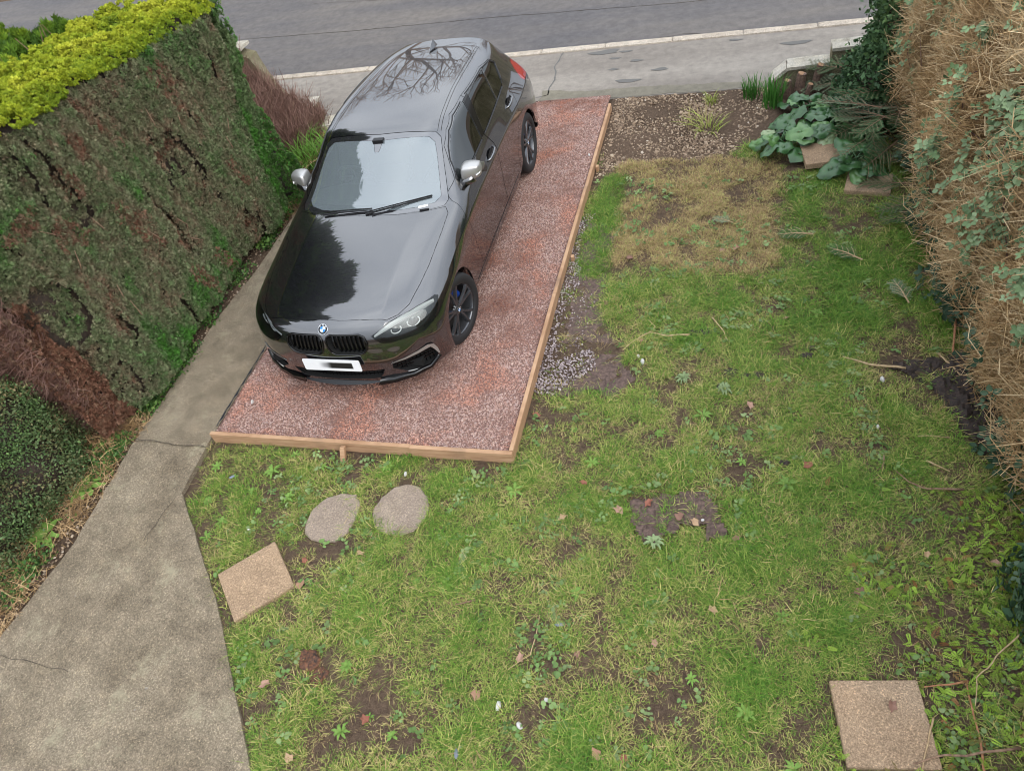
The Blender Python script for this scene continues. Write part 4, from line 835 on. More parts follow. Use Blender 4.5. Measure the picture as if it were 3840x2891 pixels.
# ------------------------------------------------------------------ leaf materials: colour follows each copy's tint
def leafmat(name, *ramp, rough=.55, var=.25, trans=.0, blade=.0):
    q = N(name); t_ = q.attr('tint')
    if blade: t_ = q.math('ADD', t_, q.math('MULTIPLY', q.math('SUBTRACT', q.attr('bl', 'GEOMETRY'), .5), blade))
    col = q.ramp(t_, *ramp); r = q.rand()
    col = q.mix(col, q.ramp(r, (0, (1 - var,) * 3), (1, (1 + var,) * 3)), 1.0, 'MULTIPLY')
    q.done(Base_Color=col, Roughness=max(rough, .5), Specular_IOR_Level=.22)
    if trans:
        tl = q.new('ShaderNodeBsdfTranslucent'); q.t.links.new(col, tl.inputs[0]); ms = q.new('ShaderNodeMixShader'); ms.inputs[0].default_value = trans
        q.t.links.new(q.b.outputs[0], ms.inputs[1]); q.t.links.new(tl.outputs[0], ms.inputs[2]); q.t.links.new(ms.outputs[0], q.o.inputs['Surface'])
    return q.m
def blade_tuft(name, mat, n, h, spread, width, seed, lean=.6, seg=3):
    r = random.Random(seed); V = []; F = []; BV = []
    for k in range(n):
        a = r.random() * 6.283; d = spread * math.sqrt(r.random()); bx, by = d * math.cos(a), d * math.sin(a); a2 = a + r.gauss(0, .9); L = h * r.uniform(.55, 1.2); ln = lean * r.uniform(.3, 1.5); w = width * r.uniform(.7, 1.3)
        dx, dy = math.cos(a2), math.sin(a2); px, py = -dy * w / 2, dx * w / 2; b0 = len(V)
        for i in range(seg):
            t = i / seg; ang = ln * t * 1.6; z = L * (t - .25 * ln * t * t); o = L * ln * t * t
            V += [(bx + dx * o - px * (1 - t * .5), by + dy * o - py * (1 - t * .5), max(z, 0)), (bx + dx * o + px * (1 - t * .5), by + dy * o + py * (1 - t * .5), max(z, 0))]
        o = L * ln; V.append((bx + dx * o, by + dy * o, max(L * (1 - .25 * ln) * .95, .004)))
        for i in range(seg - 1): F.append((b0 + 2 * i, b0 + 2 * i + 1, b0 + 2 * i + 3, b0 + 2 * i + 2))
        F.append((b0 + 2 * seg - 2, b0 + 2 * seg - 1, b0 + 2 * seg)); BV += [r.random()] * (2 * seg + 1)
    me = mesh(name, V, F, mat); at = me.attributes.new('bl', 'FLOAT', 'POINT'); at.data.foreach_set('value', BV); return me
# ------------------------------------------------------------------ lawn
M_GRASS = leafmat('lawn_grass', (.0, (.27, .175, .085)), (.16, (.47, .345, .17)), (.34, (.42, .39, .13)), (.5, (.225, .285, .055)), (.72, (.125, .235, .028)), (1.0, (.065, .16, .018)), rough=.6, var=.22, blade=.62)
TUFTS = [blade_tuft('grass_tuft', M_GRASS, 17, .028, .042, .0034, k, .95 + .3 * (k % 3)) for k in range(8)]
FLATT = [blade_tuft('grass_tuft', M_GRASS, 15, .038, .042, .0034, 30 + k, 1.7) for k in range(4)]
PATHR = [(-4.33, 3.2), (-4.31, 2.66), (-3.48, 1.81), (-2.68, .82), (-1.7, -.4)]
SOILP = [(-.72, 2.93), (-.6, 3.02), (-.42, 3.05), (-.2, 3.07), (-.08, 2.95), (-.03, 2.74), (-.14, 2.63), (-.2, 2.8), (-.38, 2.74), (-.5, 2.58), (-.6, 2.62)]
PADSOIL = [(-1.6, 6.2), (-1.38, 6.2), (-1.36, 5.5), (-1.22, 5.2), (-1.18, 4.85), (-.98, 4.42), (-.80, 4.15), (-.78, 4.02), (-.95, 3.9), (-1.18, 3.95), (-1.30, 3.86), (-1.6, 3.9)]
YELL = [(-1.32, 7.45), (-.8, 7.42), (-.2, 7.36), (.33, 7.2), (.335, 5.52), (-.1, 5.42), (-1.2, 5.46), (-1.4, 6.0), (-1.36, 6.9)]
BLACKP = [(1.02, 4.36), (1.3, 4.42), (1.6, 4.55), (1.75, 4.1), (1.85, 3.4), (1.6, 3.4), (1.42, 3.9), (1.2, 4.2)]
def lawn():
    n = 92000; x = RNG.uniform(-4.36, 1.75, n); y = RNG.uniform(.25, 7.6, n)
    ok = np.ones(n, bool); ok &= ~((x < -1.60) & (y > 3.19)); ok &= in_poly(x, y, PATHR + [(3, -.4), (3, 9), (-4.2, 9)])
    ok &= ~in_poly(x, y, TANP)
    cx, cy = .80, 1.655
    for (cx, cy, s, a) in ((.80, 1.655, .452, 8.5), (-3.275, 1.995, .455, 44.3), (.74, 7.21, .4, 8)):
        ca, sa = math.cos(math.radians(a)), math.sin(math.radians(a)); u = (x - cx) * ca + (y - cy) * sa; v = -(x - cx) * sa + (y - cy) * ca; ok &= ~((abs(u) < s / 2 - .012) & (abs(v) < s / 2 - .012))
    ok &= ((x + 2.905) / .172) ** 2 + ((y - 2.585) / .197) ** 2 > 1; ok &= ((x + 2.38) / .197) ** 2 + ((y - 2.705) / .203) ** 2 > 1
    x, y = x[ok], y[ok]; n = len(x)
    a = fnoise(x, y, .9, 11, 2); b = fnoise(x, y, 3.4, 12, 2); c = fnoise(x, y, 11, 13, 2)
    yl = in_poly(x + .14 * c, y + .16 * b + .06 * c, YELL); ps = in_poly(x + .07 * b, y + .07 * c, PADSOIL); sp = in_poly(x + .05 * c, y + .05 * b, SOILP); bp = in_poly(x + .12 * b, y + .12 * c, BLACKP)
    strip = (x < -1.22) & (x > -1.50) & (y > 5.4) & (y < 7.1)
    den = np.clip(.66 + .6 * a + .95 * b + .8 * c, .06, 1.0)
    den = np.where(yl, np.clip(.74 + .9 * b + .6 * c, .10, 1.0), den); den = np.where(ps, .06, den); den = np.where(sp, np.clip(.10 + .5 * c + .4 * b, .02, .5), den); den = np.where(bp, .10, den); den = np.where(strip, .95, den)
    nearb = (x < -3.3) & (y > 2.3) & (y < 3.2); den = np.where(nearb, np.clip(.45 + .8 * b + .5 * c, .1, .9), den)
    edge = (x < -1.5) & (y > 3.05); den = np.where(edge, den * .6, den)
    den = np.where((x > .9) & (y < 3.2), den * .6, den); den = np.where((y > 7.15) & ~yl, den * .5, den)
    k = RNG.random(n) < den; x, y, a, b, c, yl, strip, den = x[k], y[k], a[k], b[k], c[k], yl[k], strip[k], den[k]; n = len(x)
    d = .60 + .24 * a + .26 * b + .14 * c + RNG.normal(0, .10, n)
    straw = RNG.random(n) < .05 + .14 * (b < -.12); d = np.where(straw, RNG.uniform(.1, .45, n), d)
    d = np.where(yl, RNG.normal(.10, .07, n) + .14 * np.clip(c, 0, 1), d); d = np.where(strip, RNG.normal(.8, .12, n), d); d = np.where((x > .33) & (y > 4.6) & (y < 7), d + .10, d)
    z = fnoise(x, y, 1.1, 1) * .012; scl = RNG.uniform(.65, 1.3, n) * (1 + .35 * np.clip(b, -.5, 1)) * np.where(yl, 1.05, 1.0)
    idx = np.where(yl | (RNG.random(n) < .35), RNG.integers(8, 12, n), RNG.integers(0, 8, n))
    scatter('lawn_grass', np.stack([x, y, z - .002], 1), TUFTS + FLATT, randrot(n, .16), scl, np.clip(d, .02, .98), idx=idx)['label'] = 'short patchy lawn grass with straw and bare soil showing'
lawn()
# clover and moss-like ground cover between the grass
M_CLOVER = leafmat('clover_leaf', (0, (.10, .17, .05)), (.5, (.13, .21, .06)), (1, (.20, .26, .11)))
def clover(name, seed, mat, n=7, r0=.03, lr=.010):
    r = random.Random(seed); V = []; F = []
    for k in range(n):
        a = r.random() * 6.283; d = r0 * math.sqrt(r.random()); cx, cy, cz = d * math.cos(a), d * math.sin(a), r.uniform(.012, .03); q = r.uniform(.7, 1.3) * lr; tx, ty = r.gauss(0, .3), r.gauss(0, .3); b = len(V)
        for i in range(6):
            t = i * 1.0472; V.append((cx + q * math.cos(t), cy + q * math.sin(t), cz + tx * q * math.cos(t) + ty * q * math.sin(t)))
        F.append(tuple(b + i for i in range(6)))
    return mesh(name, V, F, mat)
CLOV = [clover('clover_patch', k, M_CLOVER) for k in range(4)]
n = 9000; x = RNG.uniform(-4.2, 1.7, n); y = RNG.uniform(.3, 7.0, n); nz = fnoise(x, y, 1.9, 21)
k = in_poly(x, y, PATHR + [(3, -.4), (3, 9), (-4.2, 9)]) & ~((x < -1.58) & (y > 3.15)) & (RNG.random(n) < np.clip(.10 + nz * 1.1, .02, .8)) & ~in_poly(x, y, PADSOIL) & ~in_poly(x, y, SOILP); x, y = x[k], y[k]
k = ~((abs(x - .8) < .3) & (abs(y - 1.65) < .3)) & ~((abs(x + 3.275) < .33) & (abs(y - 2) < .33)) & (((x + 2.905) / .2) ** 2 + ((y - 2.585) / .23) ** 2 > 1) & (((x + 2.38) / .22) ** 2 + ((y - 2.705) / .23) ** 2 > 1); x, y = x[k], y[k]
scatter('clover', np.stack([x, y, np.zeros(len(x))], 1), CLOV, randrot(len(x), .1), RNG.uniform(.7, 1.4, len(x)))['label'] = 'small round clover leaves growing through the lawn'
# dandelion-like rosettes, each a plant
M_WEED = leafmat('weed_leaf', (0, (.12, .21, .05)), (1, (.2, .27, .10)))
def weedmat(name, c):
    q = N(name); return q.done(Base_Color=q.mix(c, tuple(v * 1.5 for v in c), q.rand()), Roughness=.6, Specular_IOR_Level=.2)
M_WEED1 = weedmat('rosette_leaf', (.13, .22, .045)); M_WEED2 = weedmat('pale_rosette_leaf', (.19, .25, .12))
def rosette(seed, mat, n=11, L=.09, w=.016):
    r = random.Random(seed); mb = MB()
    for k in range(n):
        a = 6.283 * k / n + r.gauss(0, .2); l = L * r.uniform(.6, 1.15); P = []
        for i in range(6):
            t = i / 5; ww = w * (math.sin(min(1, t * 1.15) * 2.7) + .12) * (1.0 if i % 2 else .72) / 1.1; z = .006 + .028 * math.sin(t * 2.6) * r.uniform(.7, 1.3); d = .004 + l * t
            P += [(d * math.cos(a) - ww * math.sin(a), d * math.sin(a) + ww * math.cos(a), z + .004), (d * math.cos(a), d * math.sin(a), z - .001), (d * math.cos(a) + ww * math.sin(a), d * math.sin(a) - ww * math.cos(a), z + .004)]
        mb.add(P, [(3 * i + j, 3 * i + j + 1, 3 * i + 4 + j, 3 * i + 3 + j) for i in range(5) for j in range(2)])
    return mesh('leaf_rosette', mb.v, mb.f, mat, True)
ROS = [rosette(k, M_WEED1, 9 + k % 4, .075 + .012 * (k % 3)) for k in range(5)]; ROSP = rosette(11, M_WEED2, 24, .06, .009)
WS = [(-3.93, 2.87), (-4.15, 2.95), (-3.82, 2.44), (-3.55, 2.57), (-3.88, 2.3), (-3.48, 3.13), (-3.18, 3.03), (-3.61, 2.95), (-2.35, 1.51), (-1.9, 1.15), (-1.34, 1.24), (-2.23, 1.12), (-1.02, 3.25), (-2.07, 2.14), (-1.86, 2.13), (-.44, 5.13), (.04, 3.34), (.34, 3.17), (-.8, 1.33), (-1.61, 2.3), (-2.08, 1.23), (-3.35, 2.72), (-2.62, 3.08), (-1.3, 2.75), (-.95, 2.2), (.3, 2.2), (.5, 2.9), (-.25, 3.75), (-.55, 3.55), (-2.4, 1.85), (-1.75, 1.75), (.1, 1.6), (.35, 1.35), (-1.2, 3.55), (.6, 4.9), (.8, 3.85), (-.2, 1.75), (-1.55, 2.95), (-4.05, 2.62), (-3.7, 2.75)]
for k, (x, y) in enumerate(WS):
    o = obj('weed_rosette', ROS[k % 5]); o.location = (x, y, .004); o.rotation_euler = (0, 0, k * 1.7); s = .4 + .35 * ((k * 37) % 10) / 10; o.scale = (s, s, s); tag(o, 'flat green rosette of toothed weed leaves in the lawn', 'weed', 'weed rosettes in the lawn')
for k, (x, y, lab) in enumerate(((-.50, 2.62, 'pale grey-green rosette at the edge of the bare square soil patch'), (-.10, 4.02, 'pale clump of rounded weed leaves by the dark soil clods'), (-.42, 4.12, 'pale low weed clump between soil and fallen twig'))):
    o = obj('weed_rosette', ROSP); o.location = (x, y, .01); o.rotation_euler = (0, 0, k * 2.1); tag(o, lab, 'weed')
# ------------------------------------------------------------------ fallen leaves, twigs, pebbles
M_DLEAF = [plain('dry_leaf', c, .7) for c in ((.30, .165, .10), (.36, .21, .15), (.22, .115, .08), (.40, .26, .15), (.24, .085, .05))]
def dleaf(seed):
    r = random.Random(seed); n = 10; V = [(0, 0, .006)]
    for k in range(n):
        a = 6.283 * k / n; q = (.030 if k % 2 else .022) * r.uniform(.75, 1.2); V.append((q * 1.35 * math.cos(a), q * math.sin(a), .004 + .016 * abs(math.sin(a)) * r.random()))
    return mesh('fallen_leaf', V, [(0, k, k % n + 1) for k in range(1, n + 1)], None)
LV = [(-1.05, 3.06), (-.77, 2.85), (-.35, 2.84), (-1.15, 2.76), (-1.53, 3.67), (-.81, 4.54), (-.43, 1.93), (-.88, 1.8), (-2.49, .92), (-2.1, 1.21), (-1.45, 1.46), (-1.23, 1.72), (.02, 2.71), (-2.56, 2.31), (-2.97, 2.2), (-2.92, 2.02), (-2.86, 1.31), (.74, 2.42), (-.1, 2.19), (-.53, 1.25), (.36, 4.84), (-.19, 5.75), (-1.03, 5.66), (-.25, 2.81), (-.57, 2.93), (-.06, 5.78), (1.51, 2.7), (-1.16, 5.01), (1.14, 2.72), (.48, 3.34), (-.68, 1.25), (.09, 3.87), (.85, 1.75)]
for k, (x, y) in enumerate(LV):
    me = dleaf(k); me.materials.append(M_DLEAF[k % 5 if k else 4]); o = obj('fallen_leaf', me); o.location = (x, y, .018 if k < 32 else .045); o.rotation_euler = (.2 * math.sin(k), .25 * math.cos(k * 2), k * 2.4); s = .75 + .4 * ((k * 13) % 7) / 7; o.scale = (s, s, s); tag(o, 'dry brown fallen leaf lying on the garden', 'leaf', 'fallen leaves')
def bark(name, c0, c1):
    q = N(name); return q.done(Base_Color=q.ramp(q.noise(45, 4, .6, q.objc()), (.35, c0), (.65, c1)), Roughness=.8)
M_STRAW = bark('dry_stem', (.34, .23, .12), (.50, .37, .21)); M_TWIG = bark('brown_twig', (.14, .08, .05), (.30, .19, .12)); M_ORANGE = bark('orange_twig', (.26, .11, .05), (.42, .20, .10))
def twig(pts, r, mat, label, z=.022, name='fallen_twig'):
    P = []
    for a, b in zip(pts[:-1], pts[1:]):
        for k in range(4): t = k / 4; P.append((a[0] + (b[0] - a[0]) * t, a[1] + (b[1] - a[1]) * t))
    P.append(pts[-1]); n = len(P); c = P[0]
    m = MB(); m.tube([(p[0] - c[0] + mnoise.noise(Vector((p[0] * 9, p[1] * 9, 0))) * .012, p[1] - c[1] + mnoise.noise(Vector((p[0] * 9, p[1] * 9, 5))) * .012, .012 * mnoise.noise(Vector((p[0] * 5, p[1] * 5, 9)))) for p in P], [r * (1 - .55 * k / n) for k in range(n)], 6)
    o = m.build(name, mat, None, True); o.location = (c[0], c[1], z); return tag(o, label, 'twig')
twig([(-.40, 4.62), (-.59, 4.61), (-.73, 4.64), (-.86, 4.54), (-.94, 4.42)], .009, M_STRAW, 'forked pale twig lying on grass beside the soil by the gravel bed')
twig([(-.74, 4.64), (-.69, 4.72), (-.76, 4.80)], .006, M_STRAW, 'short pale side twig next to the forked twig')
twig([(1.19, 4.29), (.95, 4.33), (.76, 4.40)], .011, M_STRAW, 'pale straight stick pointing into the black soil by the brown hedge')
twig([(1.42, 4.47), (1.49, 4.35), (1.54, 4.24)], .010, M_STRAW, 'short pale stick across the black soil at the hedge foot')
twig([(1.59, 4.86), (1.52, 4.45)], .012, M_ORANGE, 'orange-brown stick leaning at the foot of the brown hedge', .05)
twig([(1.41, 3.22), (1.2, 3.21), (1.09, 3.25), (1.02, 3.34)], .008, M_TWIG, 'curved grey-brown twig near the hedge, ending by a short one')
twig([(.96, 3.47), (.95, 3.34)], .008, M_TWIG, 'short upright grey-brown twig beside the curved twig')
twig([(-1.61, 2.06), (-1.74, 2.01)], .007, M_TWIG, 'small brown twig in the lawn right of the stepping stones')
twig([(-.23, 4.83), (-.13, 4.67), (-.08, 4.53)], .006, M_STRAW, 'bent dry stem lying over dark soil clods')
twig([(1.25, 1.45), (1.25, 1.7), (1.23, 1.94)], .008, M_ORANGE, 'thick reddish branch beside the slab near the brown hedge', .03)
twig([(1.24, 1.94), (1.12, 1.91), (1.01, 1.88)], .007, M_ORANGE, 'reddish branch meeting the thick one above the slab', .03)
twig([(1.04, 1.71), (1.0, 1.58), (.95, 1.40)], .006, M_STRAW, 'dry pale stem lying across the buff slab', .052)
twig([(1.55, 2.27), (1.40, 2.10), (1.28, 1.95), (1.25, 1.81)], .005, M_STRAW, 'arching pale stem beside the reddish branch', .06)
twig([(-1.16, 2.02), (-1.17, 1.74), (-1.29, 1.64)], .004, M_STRAW, 'long thin straw stem lying on the lawn')
twig([(1.19, 3.65), (1.39, 3.65)], .007, M_STRAW, 'short straight straw stick on the dark soil by the hedge')
twig([(1.22, 3.44), (1.35, 3.37)], .007, M_STRAW, 'short slanting straw stick below the straight one by the hedge')
twig([(1.42, 1.62), (1.08, 1.53), (.92, 1.47)], .008, M_TWIG, 'dark stick lying over the corner of the buff slab', .055)
M_PEB = plain('pale_pebble', (.55, .53, .50), .7); M_SLATE = plain('grey_slate', (.16, .18, .22), .6); PM = stone_mesh('pebble', M_PEB, 77); SM = stone_mesh('slate_chip', M_SLATE, 78, .3)
for k, (x, y) in enumerate(((-3.3, 2.25), (-2.45, 3.02), (-1.15, 1.33), (-1.02, 1.5), (-.80, 4.36), (-.76, 4.30), (-.2, 2.83), (.95, 3.72), (1.02, 4.18), (-1.68, 7.4), (-4.1, 3.6), (-1.3, 1.42), (-3.55, 2.4))):
    o = obj('pebble', PM); o.location = (x, y, .016 if x > -1.64 or y < 3.2 else .10); o.rotation_euler = (k, k * 2, k); s = .03 + .012 * (k % 3); o.scale = (s, s, s); tag(o, 'small pale pebble lying on the garden', 'pebble', 'pale pebbles')
for (x, y, s, lab) in ((-1.48, 1.12, .06, 'blue-grey slate chip in the near lawn'), (-1.03, 1.97, .07, 'long grey slate chip beside the thin straw stem'), (-3.95, 2.86, .05, 'dark slate chip on a weed rosette near the path')):
    o = obj('slate_chip', SM); o.location = (x, y, .02); o.rotation_euler = (.1, .1, x * 3); o.scale = (s, s * .5, s); tag(o, lab, 'stone')
# rotten stump remains in the lawn, clods on the bare patches
def clod(name, loc, s, mat, label, cat, seed, parts=1):
    b = bmesh.new(); bmesh.ops.create_icosphere(b, subdivisions=3, radius=1.0)
    for v in b.verts:
        d = v.co.copy(); v.co *= 1 + .45 * mnoise.fractal(d * 1.6 + Vector((seed, 0, 0)), 1.0, 2.0, 4); v.co.x *= s[0]; v.co.y *= s[1]; v.co.z *= s[2]
    o = obj(name, bm_mesh(name, b, mat, False)); o.location = loc; return tag(o, label, cat)
M_ROT = bark('rotten_wood', (.022, .013, .009), (.16, .065, .03)); M_PEAT = bark('black_soil', (.016, .011, .009), (.05, .032, .024)); M_CLOD = bark('bare_clay_soil', (.055, .034, .027), (.14, .09, .07))
clod('rotten_stump', (-2.62, 1.505, .0), (.085, .075, .04), M_ROT, 'dark rotten stump remains in the near lawn, broader piece', 'stump', 3); clod('rotten_stump', (-2.515, 1.415, .0), (.055, .075, .03), M_ROT, 'orange-brown rotten wood lump just below the broader stump piece', 'stump', 5)
def soil_mat(name, poly, mat, amp, seed, label, step=.022):
    xs = [p[0] for p in poly]; ys = [p[1] for p in poly]; X, Y = np.meshgrid(np.arange(min(xs), max(xs), step), np.arange(min(ys), max(ys), step)); nx = X.shape[1]; x, y = X.ravel(), Y.ravel()
    z = .004 + amp * (fnoise(x, y, 8, seed, 4) + .35) + .5 * amp * fnoise(x, y, 25, seed, 2); jx, jy = .05 * fnoise(x, y, 6, seed + 2), .05 * fnoise(x, y, 6, seed + 3); ins = in_poly(x + jx, y + jy, poly)
    F = [(j * nx + i, j * nx + i + 1, (j + 1) * nx + i + 1, (j + 1) * nx + i) for j in range(X.shape[0] - 1) for i in range(nx - 1) if ins[j * nx + i] and ins[j * nx + i + 1] and ins[(j + 1) * nx + i] and ins[(j + 1) * nx + i + 1]]
    z = z - .03 * (~ins); b = bmesh.new(); me = mesh(name, np.stack([x, y, z], 1), F, mat, False); b.from_mesh(me); bmesh.ops.delete(b, geom=[v for v in b.verts if not v.link_faces], context='VERTS'); b.to_mesh(me); b.free()
    o = obj(name, me); o['kind'] = 'stuff'; o['label'] = label; return o
soil_mat('bare_soil', SOILP, M_CLOD, .030, 31, 'square patch of bare lumpy brown soil in the middle of the lawn'); soil_mat('bare_soil', [(-1.25, 4.35), (-1.0, 4.4), (-.78, 4.1), (-.95, 3.9), (-1.18, 3.95), (-1.3, 3.87), (-1.5, 3.9), (-1.28, 4.1)], M_CLOD, .016, 33, 'trodden bare soil beside the spilled chippings'); soil_mat('bare_soil', BLACKP, M_PEAT, .03, 35, 'crumbly black soil at the foot of the brown hedge')
soil_mat('bare_soil', [(-1.55, 6.3), (-1.25, 6.2), (-1.2, 5.6), (-1.15, 5.2), (-1.0, 4.5), (-1.45, 4.5), (-1.5, 5.4)], M_CLOD, .012, 39, 'trodden strip of bare soil along the timber edging')
for k, (x, y, s) in enumerate(((-.38, 4.66, .05), (-.28, 4.68, .06), (-.05, 4.22, .06), (.05, 4.18, .05), (.14, 4.2, .06), (-.12, 4.05, .05), (.55, 4.5, .04), (.5, 4.42, .05), (-.3, 4.45, .035), (.33, 3.36, .04))):
    clod('soil_clod', (x, y, .004), (s, s * .7, .018), M_PEAT, 'small dark crumbly soil clod on the grass', 'soil clod', 50 + k)['group'] = 'dark soil clods on the lawn'
# ------------------------------------------------------------------ twig clusters used for the brown hedge and the dry shrub
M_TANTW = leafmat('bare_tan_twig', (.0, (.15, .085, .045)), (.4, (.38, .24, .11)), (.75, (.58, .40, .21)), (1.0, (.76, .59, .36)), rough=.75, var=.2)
M_REDTW = leafmat('bare_red_twig', (.0, (.09, .045, .034)), (.5, (.22, .125, .10)), (1.0, (.36, .23, .18)), rough=.75, var=.2)
def twig_cluster(name, mat, seed, n=10, L=.19, r=.0024, spread=.75):
    q = random.Random(seed); mb = MB()
    for k in range(n):
        b = Vector((q.gauss(0, .045), q.gauss(0, .045), q.uniform(-.06, .03))); t = abs(q.gauss(0, spread)); a = q.random() * 6.283; d = Vector((math.sin(t) * math.cos(a), math.sin(t) * math.sin(a), math.cos(t))); l = L * q.uniform(.5, 1.25); m_ = b + d * l * .5 + Vector((q.gauss(0, .015), q.gauss(0, .015), q.gauss(0, .01))); e = b + d * l + Vector((q.gauss(0, .03), q.gauss(0, .03), q.gauss(0, .03))); rr = r * q.uniform(.7, 1.4)
        mb.tube([b, m_, e], [rr, rr * .85, rr * .45], 3, False)
        if q.random() < .7: s = m_ + Vector((q.gauss(0, 1), q.gauss(0, 1), q.gauss(.5, .6))).normalized() * l * .4; mb.tube([m_, s], [rr * .7, rr * .35], 3, False)
    return mesh(name, mb.v, mb.f, mat)
TWC = [twig_cluster('twig_cluster', M_TANTW, k) for k in range(5)]; TWR = [twig_cluster('twig_cluster', M_REDTW, 10 + k, 9, .30, .0032, .35) for k in range(4)]
# ------------------------------------------------------------------ clipped conifer hedge along the path
M_HEDGE = leafmat('cypress_face', (.0, (.18, .08, .05)), (.18, (.23, .165, .105)), (.32, (.20, .185, .11)), (.55, (.16, .182, .092)), (.78, (.105, .17, .062)), (1.0, (.06, .18, .025)), rough=.7, var=.3)
M_YEL = leafmat('cypress_top', (.0, (.09, .16, .02)), (.35, (.21, .29, .022)), (.7, (.36, .42, .03)), (1.0, (.50, .52, .05)), rough=.6, var=.22)
def spray(name, mat, seed, n=9, L=.05, w=.011, droop=.5):
    r = random.Random(seed); V = []; F = []
    for k in range(n):
        a = r.random() * 6.283; t = r.uniform(.15, 1.1) * droop; l = L * r.uniform(.6, 1.25); d = Vector((math.cos(a) * math.sin(t), math.sin(a) * math.sin(t), math.cos(t))); u = d.orthogonal().normalized(); u = (Matrix.Rotation(r.random() * 6.283, 3, d) @ u); b = Vector((r.gauss(0, .012), r.gauss(0, .012), 0))
        for i in range(3):                                   # a small scaly frond: stem leaf and two side lobes
            sgn = (0, 1, -1)[i]; dd = (d + u * .75 * sgn).normalized(); st = b + d * l * (.0 if i == 0 else .28); ll = l * (1 if i == 0 else .6); wv = dd.cross(u.cross(d)).normalized() if i == 0 else (u.cross(d)).cross(dd).normalized()
            i0 = len(V); V += [tuple(st), tuple(st + dd * ll * .5 + wv * w * .5), tuple(st + dd * ll), tuple(st + dd * ll * .5 - wv * w * .5)]; F.append((i0, i0 + 1, i0 + 2, i0 + 3))
    return mesh(name, V, F, mat)
SPR = [spray('cypress_spray', M_HEDGE, k, 13, .042, .0085, .75) for k in range(6)]; SPY = [spray('cypress_spray', M_YEL, 20 + k, 14, .042, .009, .8) for k in range(5)]
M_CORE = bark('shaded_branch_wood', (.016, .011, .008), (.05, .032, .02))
def hz_top(y): return 2.52 - .085 * np.clip(y - 4.0, -1, 4)
def face_x(y, z): return -5.16 - .10 * z + .05 * np.sin(y * 2.1) + .05 * np.sin(y * 5.3 + z * 1.2) - .22 * np.clip(z - 2.2, 0, 1) - .14 * np.clip(3.7 - y, 0, 1) * 1.0
